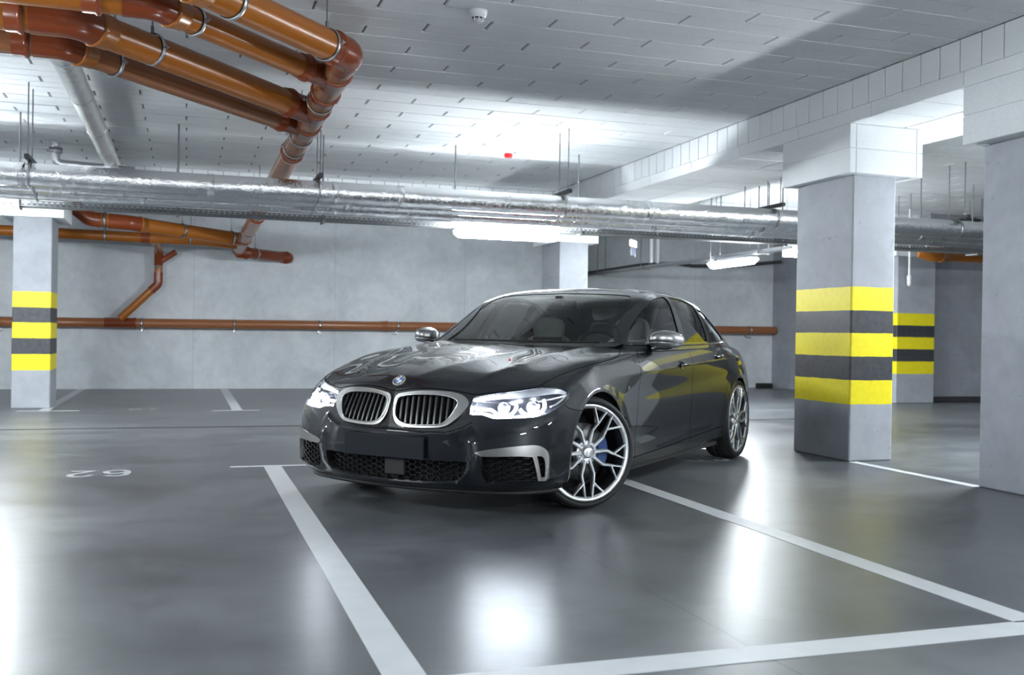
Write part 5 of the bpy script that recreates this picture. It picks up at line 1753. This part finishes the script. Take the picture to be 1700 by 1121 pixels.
    branch(e4, -dirb, .080, .36); socket(t4, e4-dirb*.36, dirb, .080, 'pvc_red', .10)
    # far pair behind the cross beam
    e5 = CY(16.0)
    P5 = [V((-1.60, 15.0, ZC)), V((-1.60, 15.0, 2.80)), V((-1.30, 15.0, 2.555)), V((-.80, 15.02, 2.525)), e5]
    t5 = T0('drain_pipe', 'orange drain pipe dropping by the far left column and slanting to the collector', cat, P5[0])
    pipe_part(t5, P5, .100, 'pipe_run', 'pvc', .16)
    b = MB(); b.tube(fillet(P5[:3]+[V((-1.15, 15.0, 2.54))], .2, 8), .107, 28); b.build('elbow_fitting', ME['pvc_red'], t5)
    b = MB(); b.tube(fillet([V((-1.05, 15.0, 2.535)), P5[3], P5[3]+(e5-P5[3]).normalized()*.2], .2, 8), .107, 28); b.build('elbow_fitting', ME['pvc_red'], t5)
    dd = (e5-P5[3]).normalized()
    socket(t5, P5[3]+dd*.22, -dd, .100, 'pvc', .10); clamp(t5, P5[3]+dd*.85, dd, .100, ZC); clamp(t5, V((-1.1, 15.0, 2.54)), (1, 0, 0), .107, ZC); clamp(t5, e5-dd*.22, dd, .100, ZC)
    e6 = CY(16.6)
    P6 = [V((-6, 16.45, 2.50)), V((.2, 16.45, 2.44)), e6]
    t6 = T0('drain_pipe', 'straight orange drain pipe running level behind the far left column', cat, P6[0])
    pipe_part(t6, P6, .080, 'pipe_run', 'pvc', .3); clamp(t6, V((-1.2, 16.45, 2.453)), (1, 0, 0), .080, ZC); clamp(t6, V((.05, 16.45, 2.441)), (1, 0, 0), .080, ZC)
    socket(t6, V((-.62, 16.45, 2.447)), (1, 0, 0), .080, 'pvc_red', .12)
    # collector's end into the back wall
    P7 = [C1+V((0, 0, -.03)), V((1.74, 18.24, 2.345))]
    d7 = (P7[1]-P7[0]).normalized()
    t7 = T0('drain_pipe', 'short red-brown drain pipe passing into the back wall in a pale patch', cat, P7[0])
    pipe_part(t7, P7, .095, 'pipe_run', 'pvc_red'); socket(t7, P7[0]+d7*.12, d7, .095, 'pvc_red', .2); clamp(t7, P7[0]+d7*.42, d7, .095, ZC); socket(t7, P7[1]-d7*.14, d7, .095, 'pvc_red', .14)
    b = MB(); b.box(1.50, 1.95, 18.243, 18.252, 2.20, 2.54); b.build('mortar_patch', ME['dash_white'], t7)
    # drop and slanted piece down to the wall pipe
    P8 = [V((-.47, 16.5, 2.42)), V((-.46, 17.98, 2.37)), V((-.46, 17.98, 1.80)), V((-1.06, 18.02, 1.20))]
    t8 = T0('drain_pipe', 'thin orange drop pipe on the back wall with a slanted lower leg', cat, P8[0])
    pipe_part(t8, P8, .066, 'pipe_run', 'pvc', .11)
    b = MB(); b.tube(fillet([V((-.46, 17.98, 2.0)), P8[2], P8[2]+(P8[3]-P8[2]).normalized()*.16], .11, 8), .073, 24); b.build('elbow_fitting', ME['pvc_red'], t8)
    socket(t8, V((-.46, 17.98, 2.24)), (0, 0, 1), .066, 'pvc_red', .25); clamp(t8, V((-.46, 17.98, 2.09)), (0, 0, 1), .066)
    b = MB(); b.tube([V((-.46, 17.98, 2.16)), V((-.18, 17.98, 2.36))], .05, 18); b.build('capped_branch', ME['pvc_red'], t8)
    # wall pipe
    P9 = [V((-10.9, 18.08, 1.07)), V((11.7, 18.08, 1.20))]
    t9 = T0('drain_pipe', 'long straight brown drain pipe fixed low along the back wall', cat, P9[0])
    pipe_part(t9, P9, .083, 'pipe_run', 'pvc_brown')
    def W(x): return P9[0].lerp(P9[1], (x+10.9)/22.6)
    for x in (-4.3, -2.9, -.72, .80, 2.28, 3.70, 5.2, 6.7, 8.2, 9.7, 11.1):
        clamp(t9, W(x), (1, 0, 0), .083)
        b = MB(); b.box(x-.012, x+.012, 18.06, 18.25, W(x).z-.15, W(x).z-.13); b.box(x-.012, x+.012, 18.23, 18.25, W(x).z-.15, W(x).z-.09); b.build('wall_bracket', ME['zinc'], t9)
    socket(t9, W(-1.06), (1, 0, 0), .083, 'pvc_red', .5); socket(t9, W(3.45), (1, 0, 0), .083, 'pvc_brown', .14); socket(t9, W(-3.6), (1, 0, 0), .083, 'pvc_red', .14)
    # right-hand stub near the far right column
    t10 = T0('drain_pipe', 'dark orange drain pipe seen between the two near columns at the right', cat, (10.4, 12, 2.3))
    pipe_part(t10, [V((10.45, 12.0, 2.31)), V((16.9, 12.0, 2.36))], .10, 'pipe_run', 'pvc')
    socket(t10, V((10.62, 12.0, 2.311)), (-1, 0, 0), .10, 'pvc', .16)
    b = MB(); b.tube([V((10.50, 12.0, 2.31)), V((10.36, 12.0, 2.31)), V((10.22, 12.06, 2.33))], [.108, .105, .07], 24); b.build('end_elbow', ME['pvc'], t10)
    for x in (11.3, 12.8): clamp(t10, V((x, 12.0, 2.315)), (1, 0, 0), .10, ZC)

def build_silver_pipes():
    cat = 'insulated pipe'
    def slv(label, pts, r, cuffs=()):
        t = T0('insulated_pipe', label, cat, pts[0])
        n = 60
        a, c = Vector(pts[0]), Vector(pts[-1])
        if len(pts) == 2:
            P = [a.lerp(c, i/n) for i in range(n+1)]
            R = [r*(1+.012*math.sin(i*2.3)+.01*math.sin(i*.71)) for i in range(n+1)]
        else:
            P = fillet(pts, r*1.7, 8); R = r
        b = MB(); b.tube(P, R, 32); b.build('foil_jacket', ME['foil'], t)
        for q in cuffs:
            p = a.lerp(c, q); M = axis_matrix(p, c-a)
            b = MB(); b.lathe([(r, -.03), (r+.003, -.029), (r+.004, .029), (r, .03)], M, 32); b.build('tape_cuff', ME['foil'], t)
        return t
    fr = lambda *xs: [(x-XL)/(XR-XL) for x in xs]
    slv('thick silver foil-wrapped pipe crossing the whole view below the ceiling, front one of three', [(XL, 9.76, 2.388), (XR, 9.76, 2.388)], .105, fr(-1.4, .2, 1.35, 2.0, 3.1, 4.7, 7.0, 9.2))
    slv('slimmer silver pipe close behind the thick one, middle of the three', [(XL, 10.03, 2.342), (XR, 10.03, 2.342)], .078, fr(-1.0, 1.5, 4.0, 8.5))
    slv('slim silver pipe at the back of the three, just above the cable tray', [(XL, 10.25, 2.302), (XR, 10.25, 2.302)], .078, fr(-.4, 2.2, 5.0))
    slv('silver foil-wrapped pipe slanting away under the ceiling at the upper left', [(-.87, 5.2, 2.99), (-.87, 13.99, 3.02)], .092, (.3, .45, .62, .75))
    t = slv('small silver pipe with an elbow at the cross beam, upper left', [(-1.46, 12.6, ZC), (-1.46, 12.6, 2.93), (-.60, 12.6, 2.90)], .05)
    b = MB(); b.lathe([(.055, -.03), (.075, -.03), (.075, .03), (.055, .03)], axis_matrix((-1.46, 12.6, 3.08), (0, 0, 1)), 24); b.build('valve_collar', ME['zinc'], t)
    # hangers
    i = 0
    names = {-1.34: 'at the upper left', 1.20: 'beside the brown collector pipe', 3.74: 'left of the long beam'}
    for x in (-8.96, -6.42, -3.88, -1.34, 1.20, 3.74, 6.28, 8.82, 11.36, 13.9):
        t = T0('pipe_hanger', 'steel channel hanger with threaded rods carrying the silver pipes '+names.get(x, 'beyond the edge of the view' if x < -1.5 or x > 8 else 'right of the long beam'), 'pipe hanger', (x, 9.9, 2.5),
               None if x in names else 'pipe hangers out of sight')
        b = MB(); b.box(x-.02, x+.02, 9.56, 10.42, 2.505, 2.545, .003); b.build('channel', ME['dark_steel'], t)
        for y in (9.63, 9.89, 10.38):
            if y == 10.38 and x in names: continue
            b = MB(); b.tube([(x, y, 2.49), (x, y, ZC if not (5.2 < x < 6.4) else ZB)], .006, 8); b.build('threaded_rod', ME['rod'], t)
        for y, z, r in ((9.76, 2.388, .109), (10.03, 2.342, .082), (10.25, 2.302, .082)):
            b = MB(); M = axis_matrix((x, y, z), (1, 0, 0)); b.lathe([(r, -.012), (r+.004, -.012), (r+.004, .012), (r, .012)], M, 32); b.build('strap', ME['zinc'], t)

def build_tray():
    t = T0('cable_tray', 'grey perforated steel cable tray running under the silver pipes', 'cable tray', (0, 11, 2.2))
    y0, y1, z0, z1 = 10.90, 11.08, 2.235, 2.293
    x0, x1 = -7.0, 12.0
    b = MB()
    # side flange facing the camera with two rows of slots, and the perforated bottom
    p = .0535
    k = int((x1-x0)/p)
    zs = [z0, z0+.012, z0+.022, z0+.036, z0+.046, z1]
    for (yy) in (y0, y1):
        for a, c in ((0, 1), (2, 3), (4, 5)):
            b.add([(x0, yy, zs[a]), (x1, yy, zs[a]), (x1, yy, zs[c]), (x0, yy, zs[c])], [(0, 1, 2, 3)])
        for i in range(k):
            x = x0+i*p
            for a, c in ((1, 2), (3, 4)):
                b.add([(x, yy, zs[a]), (x+p*.5, yy, zs[a]), (x+p*.5, yy, zs[c]), (x, yy, zs[c])], [(0, 1, 2, 3)])
    for a, c in ((y0, y0+.05), (y0+.065, y0+.115), (y0+.13, y1)):
        b.add([(x0, a, z0), (x1, a, z0), (x1, c, z0), (x0, c, z0)], [(0, 1, 2, 3)])
    for i in range(k):
        x = x0+i*p
        for a, c in ((y0+.05, y0+.065), (y0+.115, y0+.13)):
            b.add([(x, a, z0), (x+p*.5, a, z0), (x+p*.5, c, z0), (x, c, z0)], [(0, 1, 2, 3)])
    b.build('tray', ME['galv'], t, recalc=False)
    for i, x in enumerate((-4.6, -3.1, -1.6, -.1, 1.4, 2.89, 4.4, 7.2, 8.7, 10.2)):
        top = ZC
        b = MB(); b.tube([(x, 10.99, z0-.03), (x, 10.99, top)], .009, 8); b.box(x-.015, x+.015, y0-.015, y1+.015, z0-.022, z0-.004, .002); b.box(x-.012, x+.012, y0-.014, y0-.004, z0-.03, z1+.01)
        b.build('tray_support', ME['galv'], t)
    b = MB()
    rnd = random.Random(3)
    for j in range(5):
        yy = y0+.03+j*.03; pts = [(x0+i*.4, yy+rnd.uniform(-.008, .008), z0+.012+rnd.uniform(0, .006)) for i in range(int((x1-x0)/.4))]
        b.tube(pts, .007, 6)
    b.build('cables', ME['cable'], t)

def tube_light(label, x, y, z, ang, L=1.24, group=None, hang=None, strength=None):
    t = thing('tube_light', label, 'ceiling lamp', (x, y, z), ang, group)
    b = MB(); b.box(-L/2, L/2, -.05, .05, .045, .075, .012); b.build('housing', ME['white'], t)
    # trough-shaped diffuser with bevelled ends
    b = MB(); n = 9; vs = []
    for xx, k in ((-L/2+.005, .55), (-L/2+.05, .95), (-L/2+.10, 1), (L/2-.10, 1), (L/2-.05, .95), (L/2-.005, .55)):
        for i in range(n):
            a = PI+PI*i/(n-1)
            vs.append((xx, .056*math.cos(a), .046+.075*k*math.sin(a)*1.05))
    b.add(vs, [(i*n+j, i*n+j+1, (i+1)*n+j+1, (i+1)*n+j) for i in range(5) for j in range(n-1)], True)
    b.add(vs[:n], [tuple(range(n))]); b.add(vs[-n:], [tuple(range(n))])
    b.build('diffuser', ME['lamp'], t, recalc=True)
    if hang:
        b = MB()
        for q in (-.38, .38): b.tube([(q*L, 0, .07), (q*L, 0, hang-z)], .004, 6)
        b.build('suspension_wires', ME['rod'], t)
    return t

def build_lamps():
    tube_light('long lit tube lamp under the cable tray above the car', 3.45, 10.77, 2.140, 0)
    tube_light('lit tube lamp just cut off by the left edge of the view', -2.34, 10.77, 2.140, 0)
    tube_light('lit tube lamp hanging on rods between the middle and right columns', 7.5, 12.72, 2.10, PI/2, hang=ZC)
    g = 'tube lamps outside the view'
    lab = 'unseen lit tube lamp placed outside the view'
    tube_light(lab, -8.26, 10.77, 2.140, 0, group=g)
    tube_light(lab, 7.5, 6.55, 2.10, PI/2, hang=ZC, group=g)
    tube_light(lab, 7.5, .5, 2.10, PI/2, hang=ZC, group=g)
    tube_light(lab, 3.2, -.6, 2.15, 0, L=.8, hang=ZC, group=g)  # unseen fill lamp, added behind the camera and shortened to dim it
    tube_light(lab, -3.6, 4.6, 2.15, PI/2, hang=ZC, group=g)  # unseen fill lamp, added to brighten the near ceiling from the left
    tube_light(lab, .4, -4.5, 2.15, 0, hang=ZC, group=g)
    # second tray the right lamp hangs from
    t = T0('cable_tray', 'thin cable tray running away above the right tube lamp', 'cable tray', (7.5, 12, 2.2))
    b = MB(); b.box(7.44, 7.56, 11.12, 18.2, 2.20, 2.205); b.box(7.44, 7.443, 11.12, 18.2, 2.20, 2.25); b.box(7.557, 7.56, 11.12, 18.2, 2.20, 2.25)
    b.build('tray', ME['zinc'], t)
    b = MB()
    for y in (11.9, 13.2, 15.6, 17.5):
        for x in (7.42, 7.58): b.tube([(x, y, 2.19), (x, y, ZB if 13.7 < y < 14.5 else ZC)], .008, 8)
        b.box(7.41, 7.59, y-.012, y+.012, 2.185, 2.197)
    b.build('tray_support', ME['galv'], t)

def build_small():
    # smoke detector
    p = (1.81, 6.37, ZC); t = thing('smoke_detector', 'white round smoke detector on the ceiling boards', 'smoke detector', p)
    b = MB(); b.lathe([(.0001, 0), (.066, 0), (.067, -.012), (.060, -.036), (.050, -.044), (.046, -.050)], Matrix(), 40); b.build('base', ME['white'], t)
    b = MB(); b.lathe([(.038, -.045), (.038, -.066)], Matrix(), 32); b.build('sensing_chamber', ME['black'], t)
    b = MB(); b.lathe([(.040, -.058), (.043, -.060), (.040, -.063)], Matrix(), 32); b.lathe([(.0001, -.074), (.030, -.073), (.037, -.068), (.038, -.064), (.0001, -.064)], Matrix(), 32)
    for k in range(8):
        a = k*PI/4; b.box(.041*math.cos(a)-.003, .041*math.cos(a)+.003, .041*math.sin(a)-.003, .041*math.sin(a)+.003, -.072, -.044)
    b.build('cap', ME['white'], t)
    # fire alarm
    p = (3.57, 11.14, ZC); t = thing('fire_alarm', 'red fire alarm sounder with a small white unit on the ceiling', 'fire alarm', p)
    b = MB(); b.lathe([(.0001, 0), (.060, 0), (.060, -.02), (.052, -.024)], Matrix(), 32); b.build('base', ME['white'], t)
    b = MB(); b.lathe([(.052, -.022), (.050, -.062), (.036, -.070), (.0001, -.070)], Matrix(), 32); b.build('sounder', ME['red'], t)
    b = MB(); b.lathe([(.0001, 0), (.04, 0), (.04, -.03), (.03, -.05), (.0001, -.052)], Matrix.Translation((.10, -.02, 0)), 28); b.build('sensor', ME['white'], t)
    # exit sign
    t = thing('exit_sign', 'lit white and green exit sign peeking out left of the banded column', 'exit sign', (7.62, 11.35, 2.2))
    b = MB(); b.box(-.16, .16, -.02, .02, -.085, .085, .006); b.build('light_box', ME['exit'], t)
    b = MB(); b.box(-.145, -.135, -.023, -.02, -.07, .07); b.box(-.135, -.09, -.023, -.02, -.07, -.055); b.box(-.10, .13, -.0235, -.02, -.07, -.062); b.build('green_border', ME['green'], t)
    b = MB(); b.box(-.19, .10, -.03, .03, .085, .105, .004); b.box(-.17, .17, -.01, .01, .10, .14); b.build('bracket', ME['zinc'], t)
    b = MB()
    for q in (-.12, .12): b.tube([(q, 0, .12), (q, 0, ZC-2.2)], .005, 6)
    b.build('suspension_rods', ME['zinc'], t)
    # hanging white box with rods (bay direction lamp, unlit)
    t = thing('hanging_sign', 'small white unlit box hanging on rods behind the pipes, right of the pale column', 'sign', (6.15, 13.2, 2.38), math.radians(48))
    b = MB(); b.box(-.14, .14, -.02, .02, -.05, .05, .008); b.build('box', ME['white'], t)
    b = MB(); b.box(-.12, .12, -.004, .004, -.17, -.055); b.build('blue_panel', mat('dark_blue_panel', (.03, .04, .07), .4), t)
    b = MB()
    for q in (-.11, .11): b.tube([(q, 0, -.18), (q, 0, ZC-2.38)], .005, 6)
    b.build('suspension_rods', ME['zinc'], t)
    # twin white rods and cable run on the dark far wall
    t = T0('support_rods', 'pair of thin white rods hanging right of the white box', 'rods', (7, 14, 2.5))
    for x in (7.32, 7.44):
        b = MB(); b.box(x-.02, x+.02, 14.98, 15.02, 2.26, ZC); b.build('rod', ME['white'], t)
    t = T0('cable', 'dark sagging cable on the far wall between the pale column and the hanging lamp', 'cable', (8, 15, 2.3))
    pts = [(7.05, 17.9, 2.22), (7.35, 17.9, 2.24), (7.9, 17.85, 2.33), (8.5, 17.8, 2.44), (9.2, 17.8, 2.50), (9.6, 17.8, 2.46), (10.4, 17.7, 2.48), (11.5, 17.6, 2.60)]
    b = MB(); b.tube(fillet(pts, .3, 5), .035, 10); b.build('cable_run', ME['cable'], t)
    b = MB(); b.box(6.92, 7.10, 17.84, 18.0, 2.14, 2.34, .01); b.tube([(6.98, 17.92, 2.34), (6.96, 17.95, 2.50)], .03, 8); b.build('junction_box', ME['black'], t)
    t = thing('wall_box', 'small dark box lying at the foot of the back wall right of the car', 'box', (11.48, 18.1, 0))
    b = MB(); b.box(-.17, .17, -.06, .06, 0, .10, .012); b.build('case', ME['black'], t)
    t = thing('wall_plate', 'small dark red plate on the far wall beside the pale column', 'plate', (6.93, 18.23, 2.68))
    b = MB(); b.box(-.06, .06, -.015, .02, -.02, .02, .004); b.build('plate', mat('dark_red_plate', (.06, .01, .015), .5), t)
    # conduit fitting near the far right column
    t = T0('conduit_light', 'white conduit dropping to a small bulb fitting beside the far right column', 'wall lamp', (11.3, 13.4, 2))
    b = MB(); b.tube([(11.22, 13.45, 2.40), (11.22, 13.45, ZC)], .022, 10); b.tube([(11.22, 13.45, 2.10), (11.22, 13.45, 2.45)], .018, 10); b.build('conduit', ME['white'], t)
    b = MB(); b.lathe([(.0001, .07), (.035, .06), (.04, 0), (.03, -.03), (.04, -.06), (.025, -.11), (.0001, -.12)], Matrix.Translation((11.22, 13.45, 2.04)), 20); b.build('fitting', ME['white'], t)
    # mesh cable run rising above the silver pipes at the right
    t = T0('cable_ladder', 'cable ladder with dark cables sloping above the silver pipes at the right', 'cable tray', (10, 12, 2.7))
    for dy in (0, .22):
        b = MB(); b.tube([(9.6, 12.0+dy, 2.66), (10.6, 12.0+dy, 2.72), (11.3, 12.0+dy, 2.80), (12.4, 12.0+dy, 2.86)], .010, 8); b.build('side_rail', ME['zinc'], t)
    b = MB()
    for i in range(40):
        x = 9.65+i*.065; z = 2.66+.06*min(1, (x-9.6))+(.08*(x-10.6)/.7 if x > 10.6 else 0)
        b.tube([(x, 12.0, z), (x, 12.22, z)], .005, 6)
    b.build('rungs', ME['zinc'], t)
    b = MB()
    for j in range(3): b.tube(fillet([(9.3, 12.05+j*.05, 2.69), (10.4, 12.05+j*.05, 2.76+.01*j), (11.2, 12.05+j*.05, 2.88), (12.0, 12.05+j*.05, 2.78)], .4, 6), .016, 8)
    b.build('cables', ME['cable'], t)
    b = MB()
    for x in (10.0, 11.3):
        for y in (11.98, 12.24): b.tube([(x, y, 2.6), (x, y, ZC)], .006, 6)
    b.build('support_rods', ME['rod'], t)

def build_env():
    env_mats(); build_shell(); build_markings(); build_columns(); build_orange_pipes(); build_silver_pipes(); build_tray(); build_lamps(); build_small()
def build_camera():
    yaw, pitch, roll = 0.31648204, -0.0030184, 0.01548772
    f = Vector((math.sin(yaw)*math.cos(pitch), math.cos(yaw)*math.cos(pitch), math.sin(pitch)))
    r = Vector((math.cos(yaw), -math.sin(yaw), 0)); u = r.cross(f)
    c, s = math.cos(roll), math.sin(roll)
    r2 = c*r+s*u; u2 = -s*r+c*u
    M = Matrix((r2, u2, -f)).transposed()
    cam = bpy.data.cameras.new('camera'); cam.sensor_width = 36; cam.lens = 1652.8/1700*36
    cam.clip_start = .05; cam.clip_end = 100
    cam.dof.use_dof = True; cam.dof.focus_distance = 5.7; cam.dof.aperture_fstop = 3.2
    o = bpy.data.objects.new('camera', cam); COL.objects.link(o)
    o.matrix_world = Matrix.Translation((0, 0, 1.0341)) @ M.to_4x4()
    SC.camera = o

def setup_view():
    v = SC.view_settings
    SC.display_settings.display_device = 'sRGB'
    v.view_transform = 'Standard'; v.look = 'None'; v.gamma = 1; v.use_curve_mapping = False
    v.exposure = 2.9
    w = bpy.data.worlds.new('world'); SC.world = w; w.use_nodes = True
    w.node_tree.nodes['Background'].inputs[0].default_value = (0, 0, 0, 1)
    w.node_tree.nodes['Background'].inputs[1].default_value = 0
    c = SC.cycles
    c.max_bounces = 10; c.diffuse_bounces = 5; c.glossy_bounces = 5; c.transparent_max_bounces = 24
    c.sample_clamp_indirect = 6; c.sample_clamp_direct = 0
    c.use_denoising = True
    c.caustics_reflective = False; c.caustics_refractive = False
build_env()
build_car()
build_camera()
setup_view()
